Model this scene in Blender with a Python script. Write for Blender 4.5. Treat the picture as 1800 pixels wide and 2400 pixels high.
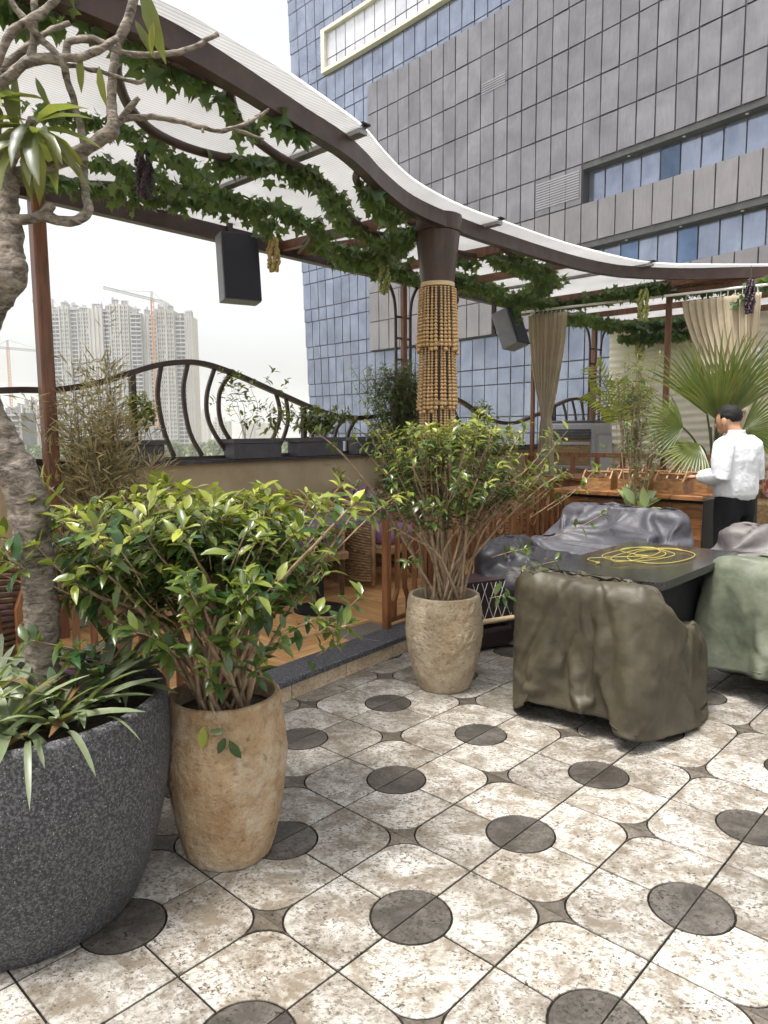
import bpy, math, random
import numpy as np
from mathutils import Vector, Matrix, noise

for o in list(bpy.data.objects): bpy.data.objects.remove(o)
scene = bpy.context.scene
COL = scene.collection
random.seed(7); np.random.seed(7)
R = math.radians

# ------------------------------------------------------------------ camera
CAM_H = 1.4395
PITCH, ROLL = 0.1125, -0.0073
fw = Vector((0, math.cos(PITCH), -math.sin(PITCH))); rt = Vector((1, 0, 0)); up = rt.cross(fw)
r2 = rt*math.cos(ROLL) + up*math.sin(ROLL); u2 = -rt*math.sin(ROLL) + up*math.cos(ROLL)
cd = bpy.data.cameras.new('camera'); cam = bpy.data.objects.new('camera', cd); COL.objects.link(cam)
cd.sensor_fit = 'VERTICAL'; cd.sensor_height = 24; cd.lens = 24*1689.0/2400
cd.clip_start = .05; cd.clip_end = 6000
cam.matrix_world = Matrix(((r2.x, u2.x, -fw.x, 0), (r2.y, u2.y, -fw.y, 0), (r2.z, u2.z, -fw.z, CAM_H), (0, 0, 0, 1)))
scene.camera = cam
def proj(p):                                   # photo pixel of a point, used only to choose which repeats become parts
    d = Vector(p) - Vector((0, 0, CAM_H)); w = d.dot(fw)
    if w < .05: return (-9e9, -9e9, w)
    return (900 + 1689*d.dot(r2)/w, 1200 - 1689*d.dot(u2)/w, w)

# ------------------------------------------------------------------ world, sun, exposure
SUN_EL, SUN_AZ = R(71), R(232)                 # high sun behind thin cloud, from behind the camera on the left
wd = bpy.data.worlds.new('World'); scene.world = wd; wd.use_nodes = True
nt = wd.node_tree; bg = nt.nodes['Background']
sky = nt.nodes.new('ShaderNodeTexSky'); sky.sky_type = 'NISHITA'; sky.sun_disc = False
sky.sun_elevation = SUN_EL; sky.sun_rotation = SUN_AZ
sky.air_density = 1.0; sky.dust_density = 6.0; sky.ozone_density = 1.0
hs = nt.nodes.new('ShaderNodeHueSaturation'); hs.inputs['Saturation'].default_value = .18
nt.links.new(sky.outputs[0], hs.inputs['Color']); nt.links.new(hs.outputs[0], bg.inputs[0])
bg.inputs[1].default_value = .15
sd = bpy.data.lights.new('sun', 'SUN'); sd.energy = 2.1; sd.angle = R(10); sd.color = (1, .96, .9)
sun = bpy.data.objects.new('sun', sd); COL.objects.link(sun)
sv = Vector((math.sin(SUN_AZ)*math.cos(SUN_EL), math.cos(SUN_AZ)*math.cos(SUN_EL), math.sin(SUN_EL)))
sun.rotation_euler = sv.to_track_quat('Z', 'Y').to_euler()
scene.view_settings.view_transform = 'Standard'; scene.view_settings.look = 'None'
scene.view_settings.gamma = 1; scene.view_settings.use_curve_mapping = False
scene.view_settings.exposure = 1.12
scene.render.engine = 'CYCLES'
cy = scene.cycles; cy.use_denoising = True; cy.max_bounces = 8; cy.transparent_max_bounces = 8
cy.diffuse_bounces = 4; cy.glossy_bounces = 3; cy.transmission_bounces = 4; cy.volume_bounces = 1

# ------------------------------------------------------------------ frame of the terrace: s runs away to the right along the kerb, t away to the left
UA = R(46.95); UX = Vector((math.cos(UA), math.sin(UA), 0)); TX = Vector((-math.sin(UA), math.cos(UA), 0))
def P(s, t, z=0): v = UX*s + TX*t; return Vector((v.x, v.y, z))

# ------------------------------------------------------------------ helpers
MATS = {}; XF = {}
def link(o, parent=None):
    COL.objects.link(o)
    if parent is not None: o.parent = parent
    return o
def tag(o, label=None, cat=None, group=None, kind=None):
    if label: o['label'] = label
    if cat: o['category'] = cat
    if group: o['group'] = group
    if kind: o['kind'] = kind
    return o
def thing(name, label, cat, loc=(0, 0, 0), rz=0, group=None):
    o = bpy.data.objects.new(name, None); o.empty_display_size = .1
    o.location = loc; o.rotation_euler = (0, 0, rz); COL.objects.link(o)
    XF[o.name] = Matrix.Translation(loc) @ Matrix.Rotation(rz, 4, 'Z')
    return tag(o, label, cat, group)
def kids(o): return [c for c in bpy.data.objects if c.parent == o]
def copy_tree(root, loc, rz=0, label=None, scale=None):
    c = root.copy(); COL.objects.link(c); c.location = loc; c.rotation_euler = (0, 0, rz)
    if scale: c.scale = (scale,)*3
    if label: c['label'] = label
    for k in kids(root):
        k2 = k.copy(); COL.objects.link(k2); k2.parent = c
        for g in kids(k):
            g2 = g.copy(); COL.objects.link(g2); g2.parent = k2
    return c

class MB:
    def __init__(s): s.v = []; s.f = []; s.tint = None
    def add(s, vs, fs):
        n = len(s.v); s.v += [tuple(v) for v in vs]; s.f += [tuple(i+n for i in f) for f in fs]; return s
    def box(s, c, size, rot=None, taper=1.0):
        x, y, z = (k/2 for k in size); c = Vector(c)
        vs = []
        for dz in (-z, z):
            k = taper if dz > 0 else 1
            for dx, dy in ((-x, -y), (x, -y), (x, y), (-x, y)):
                p = Vector((dx*k, dy*k, dz)); vs.append((rot @ p if rot else p) + c)
        return s.add(vs, [(3, 2, 1, 0), (4, 5, 6, 7), (0, 1, 5, 4), (1, 2, 6, 5), (2, 3, 7, 6), (3, 0, 4, 7)])
    def bbox(s, c, size, b=.01, rot=None):
        # box with chamfered vertical and top edges
        x, y, z = (k/2 for k in size); c = Vector(c); vs = []; L = []
        for (zz, ins) in ((-z, 0), (z-b, 0), (z, b)):
            xx, yy = x-ins, y-ins
            L.append([(-xx+b, -yy), (xx-b, -yy), (xx, -yy+b), (xx, yy-b), (xx-b, yy), (-xx+b, yy), (-xx, yy-b), (-xx, -yy+b)])
            vs += [(rot @ Vector((px, py, zz)) if rot else Vector((px, py, zz))) + c for px, py in L[-1]]
        fs = [tuple(range(7, -1, -1)), tuple(range(16, 24))]
        for k in (0, 8):
            for i in range(8): fs.append((k+i, k+(i+1) % 8, k+8+(i+1) % 8, k+8+i))
        return s.add(vs, fs)
    def tube(s, path, r, n=8, cap=True, sec=None, upv=None):
        path = [Vector(p) for p in path]; m = len(path)
        rr = r if isinstance(r, (list, tuple)) else [r]*m
        vs = []; prev = None
        for i, p in enumerate(path):
            d = (path[min(i+1, m-1)] - path[max(i-1, 0)])
            d = d.normalized() if d.length > 1e-9 else Vector((0, 0, 1))
            if upv is not None: a = Vector(upv).cross(d)
            elif prev is None: a = d.cross(Vector((0, 0, 1)) if abs(d.z) < .9 else Vector((1, 0, 0)))
            else: a = prev - d*prev.dot(d)
            a = a.normalized() if a.length > 1e-9 else Vector((1, 0, 0))
            prev = a; b = d.cross(a)
            if sec:
                for (x, y) in sec: vs.append(p + a*x + b*y)
            else:
                for k in range(n):
                    t = 2*math.pi*k/n; vs.append(p + (a*math.cos(t) + b*math.sin(t))*rr[i])
        n = len(sec) if sec else n
        fs = [(i*n+k, i*n+(k+1) % n, (i+1)*n+(k+1) % n, (i+1)*n+k) for i in range(m-1) for k in range(n)]
        if cap: fs += [tuple(range(n-1, -1, -1)), tuple(range((m-1)*n, m*n))]
        return s.add(vs, fs)
    def bar(s, path, w, h, upv=(0, 0, 1)):
        return s.tube(path, 1, sec=[(-w/2, -h/2), (w/2, -h/2), (w/2, h/2), (-w/2, h/2)], upv=upv)
    def lathe(s, prof, n=32, c=(0, 0, 0), wob=None):
        c = Vector(c); vs = []
        for j, (r, z) in enumerate(prof):
            for k in range(n):
                t = 2*math.pi*k/n; q = r*(1 + (wob(t, z) if wob else 0))
                vs.append(c + Vector((q*math.cos(t), q*math.sin(t), z)))
        m = len(prof)
        fs = [(j*n+k, j*n+(k+1) % n, (j+1)*n+(k+1) % n, (j+1)*n+k) for j in range(m-1) for k in range(n)]
        fs += [tuple(range(n-1, -1, -1)), tuple(range((m-1)*n, m*n))]
        return s.add(vs, fs)
    def ball(s, c, r, n=8, m=6, sq=1.0):
        c = Vector(c); rx, ry, rz = r if isinstance(r, (list, tuple)) else (r, r, r); vs = []
        pw = lambda v: math.copysign(abs(v)**sq, v)
        vs.append(c - Vector((0, 0, rz)))
        for j in range(1, m):
            a = -math.pi/2 + math.pi*j/m
            for k in range(n):
                t = 2*math.pi*k/n
                vs.append(c + Vector((rx*pw(math.cos(a))*pw(math.cos(t)), ry*pw(math.cos(a))*pw(math.sin(t)), rz*pw(math.sin(a)))))
        vs.append(c + Vector((0, 0, rz)))
        fs = [(0, 1+(k+1) % n, 1+k) for k in range(n)]
        for j in range(m-2):
            for k in range(n): fs.append((1+j*n+k, 1+j*n+(k+1) % n, 1+(j+1)*n+(k+1) % n, 1+(j+1)*n+k))
        e = 1+(m-1)*n; q = 1+(m-2)*n
        fs += [(q+k, q+(k+1) % n, e) for k in range(n)]
        return s.add(vs, fs)
    def prism(s, poly, z0, z1):
        n = len(poly); vs = [(x, y, z0) for x, y in poly] + [(x, y, z1) for x, y in poly]
        return s.add(vs, [tuple(range(n-1, -1, -1)), tuple(range(n, 2*n))] + [(i, (i+1) % n, n+(i+1) % n, n+i) for i in range(n)])
    def sheet(s, grid, closed=False):
        m = len(grid); n = len(grid[0]); vs = [p for row in grid for p in row]
        fs = [(i*n+k, i*n+(k+1) % n, (i+1)*n+(k+1) % n, (i+1)*n+k) for i in range(m-1) for k in range(n if closed else n-1)]
        return s.add(vs, fs)
    def mesh(s, name, mat, smooth=False):
        me = bpy.data.meshes.new(name); me.from_pydata(s.v, [], s.f)
        if mat: me.materials.append(MATS[mat] if isinstance(mat, str) else mat)
        if smooth: me.polygons.foreach_set('use_smooth', [True]*len(me.polygons))
        if s.tint is not None:
            a = me.attributes.new('tint', 'FLOAT', 'FACE'); a.data.foreach_set('value', s.tint)
        return me
    def build(s, name, mat, parent=None, smooth=False, world=False):
        if world and parent is not None:
            inv = XF[parent.name].inverted(); s.v = [tuple(inv @ Vector(v)) for v in s.v]
        return link(bpy.data.objects.new(name, s.mesh(name, mat, smooth)), parent)
def auto_smooth(o, ang=40):
    me = o.data; me.polygons.foreach_set('use_smooth', [True]*len(me.polygons))
    try: me.set_sharp_from_angle(angle=R(ang))
    except Exception: pass
    return o
def solid(name, mb, mat, label, cat, group=None, smooth=False):
    return tag(mb.build(name, mat, None, smooth), label, cat, group)
def struct(name, mb, mat): return tag(mb.build(name, mat), kind='structure')
def spline(pts, n=8):
    pts = [Vector(p) for p in pts]; out = []
    for i in range(len(pts)-1):
        p0 = pts[max(i-1, 0)]; p1 = pts[i]; p2 = pts[i+1]; p3 = pts[min(i+2, len(pts)-1)]
        for k in range(n):
            t = k/n
            out.append(.5*((2*p1) + (p2-p0)*t + (2*p0-5*p1+4*p2-p3)*t*t + (3*p1-p0-3*p2+p3)*t**3))
    out.append(pts[-1]); return out
def rot_z(a): return Matrix.Rotation(a, 3, 'Z')
RU = rot_z(UA)

# ------------------------------------------------------------------ materials
def nmat(name):
    m = bpy.data.materials.new(name); m.use_nodes = True; MATS[name] = m
    t = m.node_tree; return m, t, t.nodes, t.links, t.nodes['Principled BSDF']
def ramp(N, a, b, c1, c2):
    r = N.new('ShaderNodeValToRGB'); e = r.color_ramp.elements
    e[0].position = a; e[1].position = b; e[0].color = (*c1, 1); e[1].color = (*c2, 1); return r
def noise_n(N, L, vec, scale, detail=5, rough=.6, dist=0):
    n = N.new('ShaderNodeTexNoise'); n.inputs['Scale'].default_value = scale; n.inputs['Detail'].default_value = detail
    n.inputs['Roughness'].default_value = rough; n.inputs['Distortion'].default_value = dist
    L.new(vec, n.inputs['Vector']); return n
def mix_c(N, L, fac, a, b, mode='MIX'):
    m = N.new('ShaderNodeMix'); m.data_type = 'RGBA'; m.blend_type = mode
    for sck, val in ((m.inputs[0], fac), (m.inputs[6], a), (m.inputs[7], b)):
        if hasattr(val, 'links'): L.new(val, sck)
        elif isinstance(val, (int, float)): sck.default_value = val
        else: sck.default_value = (*val, 1)
    return m.outputs[2]
def pos_vec(N, L, obj=False, rand=False):
    if obj:
        tc = N.new('ShaderNodeTexCoord'); v = tc.outputs['Object']
        if rand:
            oi = N.new('ShaderNodeObjectInfo'); a = N.new('ShaderNodeVectorMath'); a.operation = 'MULTIPLY_ADD'
            c = N.new('ShaderNodeCombineXYZ')
            for k in range(3): L.new(oi.outputs['Random'], c.inputs[k])
            L.new(c.outputs[0], a.inputs[0]); a.inputs[1].default_value = (37, 61, 17); L.new(v, a.inputs[2]); v = a.outputs[0]
        return v
    return N.new('ShaderNodeNewGeometry').outputs['Position']
def rnd_value(N, L, col, amt):
    oi = N.new('ShaderNodeObjectInfo'); mr = N.new('ShaderNodeMapRange')
    mr.inputs[3].default_value = 1-amt; mr.inputs[4].default_value = 1+amt*.6
    L.new(oi.outputs['Random'], mr.inputs[0]); h = N.new('ShaderNodeHueSaturation')
    L.new(mr.outputs[0], h.inputs['Value']); L.new(col, h.inputs['Color']); return h.outputs[0]
def bump_n(N, L, bsdf, h, strength, dist=.01, prev=None):
    b = N.new('ShaderNodeBump'); b.inputs['Strength'].default_value = strength; b.inputs['Distance'].default_value = dist
    L.new(h, b.inputs['Height'])
    if prev: L.new(prev.outputs[0], b.inputs['Normal'])
    L.new(b.outputs[0], bsdf.inputs['Normal']); return b
def M(name, c1, c2=None, scale=6, rough=.6, metal=0, bump=0, bscale=60, bdist=.004, lo=.35, hi=.65, rnd=0, obj=False, spec=.5, detail=6, dist=0, stretch=None):
    m, t, N, L, B = nmat(name); v = pos_vec(N, L, obj, obj)
    if stretch:
        mp = N.new('ShaderNodeMapping'); mp.inputs['Scale'].default_value = stretch; L.new(v, mp.inputs['Vector']); v = mp.outputs[0]
    if c2:
        n = noise_n(N, L, v, scale, detail, .62, dist); r = ramp(N, lo, hi, c1, c2); L.new(n.outputs[0], r.inputs[0]); c = r.outputs[0]
    else:
        rgb = N.new('ShaderNodeRGB'); rgb.outputs[0].default_value = (*c1, 1); c = rgb.outputs[0]
    if rnd: c = rnd_value(N, L, c, rnd)
    L.new(c, B.inputs['Base Color']); B.inputs['Roughness'].default_value = rough; B.inputs['Metallic'].default_value = metal
    B.inputs['Specular IOR Level'].default_value = spec
    if bump:
        n2 = noise_n(N, L, v, bscale, 6, .65); bump_n(N, L, B, n2.outputs[0], bump, bdist)
    return m
def leaf_mat(name, c_old, c_new, rough=.35, trans=.28, extra=None):
    m, t, N, L, B = nmat(name)
    at = N.new('ShaderNodeAttribute'); at.attribute_name = 'tint'
    r = ramp(N, 0, 1, c_old, c_new)
    if extra:
        e = r.color_ramp.elements.new(.86); e.color = (*c_new, 1); r.color_ramp.elements[-1].color = (*extra, 1)
    L.new(at.outputs['Fac'], r.inputs[0])
    v = pos_vec(N, L); n = noise_n(N, L, v, 35, 4); c = mix_c(N, L, .35, r.outputs[0], ramp_out(N, L, n), 'MULTIPLY')
    c = rnd_value(N, L, c, .15)
    L.new(c, B.inputs['Base Color']); B.inputs['Roughness'].default_value = rough
    tr = N.new('ShaderNodeBsdfTranslucent'); L.new(mix_c(N, L, .5, c, (.5, .6, .08)), tr.inputs[0])
    mx = N.new('ShaderNodeMixShader'); mx.inputs[0].default_value = trans
    L.new(B.outputs[0], mx.inputs[1]); L.new(tr.outputs[0], mx.inputs[2]); L.new(mx.outputs[0], N['Material Output'].inputs[0])
    return m
def ramp_out(N, L, n, a=.3, b=.7, c1=(.45, .45, .45), c2=(1, 1, 1)):
    r = ramp(N, a, b, c1, c2); L.new(n.outputs[0], r.inputs[0]); return r.outputs[0]

def stone_tile(name, light, mid, dark, rough):
    m, t, N, L, B = nmat(name); v = pos_vec(N, L)
    oi = N.new('ShaderNodeObjectInfo'); c = N.new('ShaderNodeCombineXYZ')
    for k in range(3): L.new(oi.outputs['Random'], c.inputs[k])
    a = N.new('ShaderNodeVectorMath'); a.operation = 'MULTIPLY_ADD'; L.new(c.outputs[0], a.inputs[0]); a.inputs[1].default_value = (31, 57, 3); L.new(v, a.inputs[2])
    mp = N.new('ShaderNodeMapping'); mp.inputs['Scale'].default_value = (1, 1.25, 1); mp.inputs['Rotation'].default_value = (0, 0, UA)
    L.new(a.outputs[0], mp.inputs[0]); v2 = mp.outputs[0]
    n1 = noise_n(N, L, v2, 7, 9, .75, .5); r1 = ramp(N, .40, .58, mid, light); L.new(n1.outputs[0], r1.inputs[0])
    n2 = noise_n(N, L, v2, 48, 5, .75, .6); r2_ = ramp(N, .50, .60, (0, 0, 0), (1, 1, 1)); L.new(n2.outputs[0], r2_.inputs[0])
    c1 = mix_c(N, L, r2_.outputs[0], r1.outputs[0], mid)
    n3 = noise_n(N, L, v2, 85, 3, .7); r3 = ramp(N, .54, .64, (0, 0, 0), (1, 1, 1)); L.new(n3.outputs[0], r3.inputs[0])
    n5 = noise_n(N, L, a.outputs[0], 11, 4, .6); mk = ramp(N, .38, .56, (.25, .25, .25), (1, 1, 1)); L.new(n5.outputs[0], mk.inputs[0])
    ml = N.new('ShaderNodeMath'); ml.operation = 'MULTIPLY'; L.new(r3.outputs[0], ml.inputs[0]); L.new(mk.outputs[0], ml.inputs[1])
    c2 = mix_c(N, L, ml.outputs[0], c1, dark)
    n4 = noise_n(N, L, v, 1.7, 5, .6); c3 = mix_c(N, L, .55, c2, ramp_out(N, L, n4, .36, .6, (.46, .41, .345)), 'MULTIPLY')
    c3 = rnd_value(N, L, c3, .24)
    L.new(c3, B.inputs['Base Color'])
    rr = N.new('ShaderNodeMapRange'); rr.inputs[3].default_value = rough-.12; rr.inputs[4].default_value = rough+.2; L.new(n4.outputs[0], rr.inputs[0]); L.new(rr.outputs[0], B.inputs['Roughness'])
    bump_n(N, L, B, n2.outputs[0], .12, .003)
stone_tile('tile_cream', (.52, .505, .47), (.20, .17, .13), (.04, .033, .026), .38)
stone_tile('tile_dark', (.125, .112, .097), (.055, .048, .041), (.014, .012, .01), .42)
stone_tile('tile_star', (.17, .148, .12), (.085, .072, .057), (.022, .018, .015), .42)
stone_tile('tile_riser', (.66, .55, .40), (.46, .34, .22), (.2, .14, .09), .5)
M('grout', (.008, .007, .006), (.03, .025, .02), 30, .95, spec=.1)
def granite(name, base, speck, mica, rough, sc=260):
    m, t, N, L, B = nmat(name); v = pos_vec(N, L)
    n = noise_n(N, L, v, sc, 3, .7); r = ramp(N, .45, .62, base, speck); L.new(n.outputs[0], r.inputs[0])
    n2 = noise_n(N, L, v, sc*1.7, 2, .6); r2_ = ramp(N, .66, .72, (0, 0, 0), (1, 1, 1)); L.new(n2.outputs[0], r2_.inputs[0])
    n3 = noise_n(N, L, v, 5, 5); c = mix_c(N, L, r2_.outputs[0], r.outputs[0], mica)
    c = mix_c(N, L, .4, c, ramp_out(N, L, n3), 'MULTIPLY')
    L.new(c, B.inputs['Base Color']); B.inputs['Roughness'].default_value = rough; bump_n(N, L, B, n.outputs[0], .08, .002)
granite('granite_kerb', (.035, .036, .042), (.16, .16, .18), (.55, .55, .58), .45, 90)
granite('granite_table', (.012, .012, .013), (.05, .05, .052), (.3, .3, .3), .12, 150)
granite('planter_grey', (.028, .028, .032), (.13, .128, .135), (.5, .5, .52), .75, 120)
def rough_stone(name, c1, c2, stain):
    m, t, N, L, B = nmat(name); v = pos_vec(N, L)
    n = noise_n(N, L, v, 9, 6, .6); r = ramp(N, .35, .65, c1, c2); L.new(n.outputs[0], r.inputs[0])
    n4 = noise_n(N, L, v, 4, 5, .7); r4 = ramp(N, .48, .66, (0, 0, 0), (1, 1, 1)); L.new(n4.outputs[0], r4.inputs[0])
    c = mix_c(N, L, r4.outputs[0], r.outputs[0], stain)
    vo = N.new('ShaderNodeTexVoronoi'); vo.inputs['Scale'].default_value = 55; nn = noise_n(N, L, v, 14, 3)
    mv = N.new('ShaderNodeMix'); mv.data_type = 'VECTOR'; mv.inputs[0].default_value = .12; L.new(v, mv.inputs[4]); L.new(nn.outputs['Color'], mv.inputs[5]); L.new(mv.outputs[1], vo.inputs['Vector'])
    rp = ramp(N, .05, .3, (.35, .28, .2), (1, 1, 1)); L.new(vo.outputs['Distance'], rp.inputs[0])
    n2 = noise_n(N, L, v, 38, 6, .7)
    r5 = ramp(N, .3, .45, (.4, .33, .26), (1, 1, 1)); L.new(n2.outputs[0], r5.inputs[0])
    c = mix_c(N, L, .8, c, r5.outputs[0], 'MULTIPLY')
    L.new(c, B.inputs['Base Color']); B.inputs['Roughness'].default_value = .85
    b = bump_n(N, L, B, n2.outputs[0], 1.0, .02); bump_n(N, L, B, vo.outputs['Distance'], .4, .01, b)
rough_stone('pot_ochre', (.35, .22, .11), (.52, .385, .235), (.58, .50, .38))
rough_stone('pot_cream', (.43, .34, .22), (.58, .48, .345), (.38, .28, .17))
def wood(name, c1, c2, rough=.4, sc=3, rnd=.2, stretch=(1, 14, 14), obj=True):
    m, t, N, L, B = nmat(name); v = pos_vec(N, L, obj, obj)
    mp = N.new('ShaderNodeMapping'); mp.inputs['Scale'].default_value = stretch; L.new(v, mp.inputs[0])
    n = noise_n(N, L, mp.outputs[0], sc, 7, .65, .8); r = ramp(N, .34, .66, c1, c2); L.new(n.outputs[0], r.inputs[0])
    c = rnd_value(N, L, r.outputs[0], rnd); L.new(c, B.inputs['Base Color']); B.inputs['Roughness'].default_value = rough
    bump_n(N, L, B, n.outputs[0], .15, .002)
wood('plank_tile', (.42, .20, .07), (.74, .46, .21), .33, 3, .28)
wood('fence_wood', (.115, .04, .015), (.30, .13, .05), .4, 2, .15, (9, 9, 1.2))
wood('counter_wood', (.09, .03, .012), (.36, .16, .055), .35, 2.2, .15, (2, 2, 14))
wood('crate_wood', (.17, .075, .025), (.42, .23, .09), .5, 4, .2, (3, 9, 9))
M('steel_brown', (.034, .018, .015), (.062, .034, .028), 9, .45, .1, .08, 90, .002, spec=.45)
M('steel_wood', (.10, .036, .016), (.19, .075, .034), 5, .4, 0, .06, 80, .002, stretch=(7, 7, 1))
M('column_brown', (.030, .013, .010), (.062, .028, .021), 7, .38, 0, .1, 60, .002, stretch=(3, 3, .6))
M('alu_grey', (.26, .25, .25), (.36, .35, .35), 8, .45, .5)
M('wall_tan', (.40, .31, .19), (.48, .385, .255), 3.2, .8, 0, .15, 70, .004)
M('coping_black', (.02, .02, .022), (.05, .05, .052), 20, .3)
M('wall_cream', (.64, .60, .48), (.72, .68, .57), 2, .8, 0, .1, 60, .003)
M('plaster_dark', (.14, .12, .10), (.2, .17, .14), 4, .85)
M('concrete', (.35, .34, .33), (.45, .44, .42), 3, .85, 0, .1)
M('planter_box', (.055, .053, .062), (.085, .082, .094), 9, .6, 0, .15, 90, .003)
M('soil', (.035, .024, .017), (.09, .062, .042), 45, .95, 0, .8, 60, .02)
M('bead', (.44, .27, .115), (.64, .43, .21), 26, .5, 0, .1, 90, .002, lo=.3, hi=.7)
M('bead_rope', (.5, .36, .2), (.62, .46, .28), 60, .8)
M('speaker_face', (.016, .017, .032), (.028, .029, .048), 120, .7, 0, .35, 500, .001)
M('speaker_lit_side', (.16, .16, .18), (.2, .2, .225), 8, .5)  # paler grey: light on the left side put into the cabinet colour
M('speaker_black', (.018, .018, .02), (.03, .03, .032), 8, .5)
M('stem', (.20, .13, .075), (.38, .275, .175), 30, .8, 0, .4, 120, .003)
M('stem_dark', (.09, .06, .035), (.2, .14, .09), 30, .8, 0, .4, 120, .003)
M('ivy_stem', (.05, .07, .025), (.1, .09, .04), 30, .8)
def bark():
    m, t, N, L, B = nmat('bark'); v = pos_vec(N, L)
    mp = N.new('ShaderNodeMapping'); mp.inputs['Scale'].default_value = (1, 1, 2.4); L.new(v, mp.inputs[0])
    n = noise_n(N, L, mp.outputs[0], 26, 8, .7, .6); r = ramp(N, .36, .62, (.06, .046, .036), (.33, .28, .23)); L.new(n.outputs[0], r.inputs[0])
    n2 = noise_n(N, L, v, 7, 4); c = mix_c(N, L, .5, r.outputs[0], ramp_out(N, L, n2, .3, .6, (.55, .5, .45)), 'MULTIPLY')
    w = N.new('ShaderNodeTexWave'); w.bands_direction = 'Z'; w.inputs['Scale'].default_value = 13; w.inputs['Distortion'].default_value = 9; w.inputs['Detail'].default_value = 3; w.inputs['Detail Scale'].default_value = 2.2; L.new(v, w.inputs['Vector'])
    L.new(c, B.inputs['Base Color']); B.inputs['Roughness'].default_value = .9
    b = bump_n(N, L, B, n.outputs[0], .9, .012); bump_n(N, L, B, w.outputs['Fac'], .3, .008, b)
bark()
leaf_mat('leaf_ficus', (.021, .066, .018), (.40, .43, .06), .26, .2)
leaf_mat('leaf_ficus_small', (.03, .08, .025), (.17, .24, .06), .32, .22)
leaf_mat('leaf_ivy', (.030, .088, .03), (.13, .235, .07), .33, .33)
leaf_mat('leaf_tree', (.05, .07, .035), (.24, .23, .05), .35, .3)
leaf_mat('leaf_brom', (.06, .085, .04), (.30, .35, .21), .4, .22, (.22, .12, .06))
leaf_mat('leaf_bamboo', (.17, .165, .05), (.58, .46, .26), .6, .2)
leaf_mat('leaf_palm', (.045, .085, .015), (.17, .19, .03), .35, .25)
leaf_mat('leaf_yellow', (.20, .26, .02), (.45, .46, .06), .4, .35)
leaf_mat('leaf_dieff', (.06, .13, .03), (.42, .50, .24), .35, .25)
leaf_mat('leaf_far', (.05, .085, .035), (.15, .19, .06), .7, .1)
M('bract_pink', (.32, .12, .22), (.45, .24, .32), 30, .5)
def grape(name, c1, c2):
    M(name, c1, c2, 60, .28)
grape('grape_dark', (.012, .006, .012), (.035, .012, .028)); grape('grape_green', (.22, .27, .06), (.38, .38, .12)); grape('grape_amber', (.42, .30, .10), (.55, .42, .18))
def fabric(name, c1, c2, rough, fold, crumple, sc=7):
    m, t, N, L, B = nmat(name); v = pos_vec(N, L)
    n = noise_n(N, L, v, 5, 7, .65, .4); r = ramp(N, .35, .65, c1, c2); L.new(n.outputs[0], r.inputs[0])
    L.new(r.outputs[0], B.inputs['Base Color']); B.inputs['Roughness'].default_value = rough
    n1 = noise_n(N, L, v, sc, 6, .6, .15); n2 = noise_n(N, L, v, 55, 4, .6)
    b = bump_n(N, L, B, n1.outputs[0], fold, .03); bump_n(N, L, B, n2.outputs[0], crumple, .004, b)
def tarp(name, c1, c2, rough):
    m, t, N, L, B = nmat(name); v = pos_vec(N, L)
    n = noise_n(N, L, v, 4, 8, .7, .3); r = ramp(N, .34, .66, c1, c2); L.new(n.outputs[0], r.inputs[0])
    n0 = noise_n(N, L, v, 40, 5, .7); c = mix_c(N, L, .35, r.outputs[0], ramp_out(N, L, n0, .35, .6, (.6, .58, .55)), 'MULTIPLY')
    L.new(c, B.inputs['Base Color']); rr = N.new('ShaderNodeMapRange'); rr.inputs[3].default_value = rough-.12; rr.inputs[4].default_value = rough+.12; L.new(n0.outputs[0], rr.inputs[0]); L.new(rr.outputs[0], B.inputs['Roughness'])
    a = noise_n(N, L, v, 3.6, 5, .55, .25); a.noise_type = 'RIDGED_MULTIFRACTAL'; e = noise_n(N, L, v, 60, 4); B.inputs['Specular IOR Level'].default_value = .38
    dn = noise_n(N, L, v, 3, 3); mv = N.new('ShaderNodeMix'); mv.data_type = 'VECTOR'; mv.inputs[0].default_value = .22; L.new(v, mv.inputs[4]); L.new(dn.outputs['Color'], mv.inputs[5])
    b = bump_n(N, L, B, a.outputs[0], .12, .02)
    for sc, stg, ds in ((6, .22, .02), (14, .25, .01), (30, .2, .005)):
        vo = N.new('ShaderNodeTexVoronoi'); vo.inputs['Scale'].default_value = sc; L.new(mv.outputs[1], vo.inputs['Vector']); b = bump_n(N, L, B, vo.outputs['Distance'], stg, ds, b)
    bump_n(N, L, B, e.outputs[0], .2, .003, b)
tarp('tarp_olive', (.034, .028, .016), (.078, .066, .041), .52)
tarp('tarp_green', (.085, .098, .066), (.15, .162, .115), .52)
tarp('tarp_grey', (.042, .040, .050), (.088, .085, .098), .5)
tarp('tarp_rose', (.085, .075, .075), (.15, .135, .13), .5)
tarp('tarp_dark', (.018, .017, .021), (.036, .034, .040), .5)
fabric('curtain_cloth', (.62, .53, .39), (.70, .62, .48), .85, .05, .1)
def cloth_glow(name, k):
    t = MATS[name].node_tree; N, L = t.nodes, t.links; B = N['Principled BSDF']; src = B.inputs['Base Color'].links[0].from_socket
    tr = N.new('ShaderNodeBsdfTranslucent'); L.new(src, tr.inputs[0]); mx = N.new('ShaderNodeMixShader'); mx.inputs[0].default_value = k
    L.new(B.outputs[0], mx.inputs[1]); L.new(tr.outputs[0], mx.inputs[2]); L.new(mx.outputs[0], N['Material Output'].inputs[0])
cloth_glow('curtain_cloth', .4)
fabric('cushion_purple', (.22, .10, .21), (.30, .155, .28), .75, .12, .25)
fabric('shirt_white', (.56, .57, .59), (.62, .63, .65), .75, .35, .08, 11)
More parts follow.
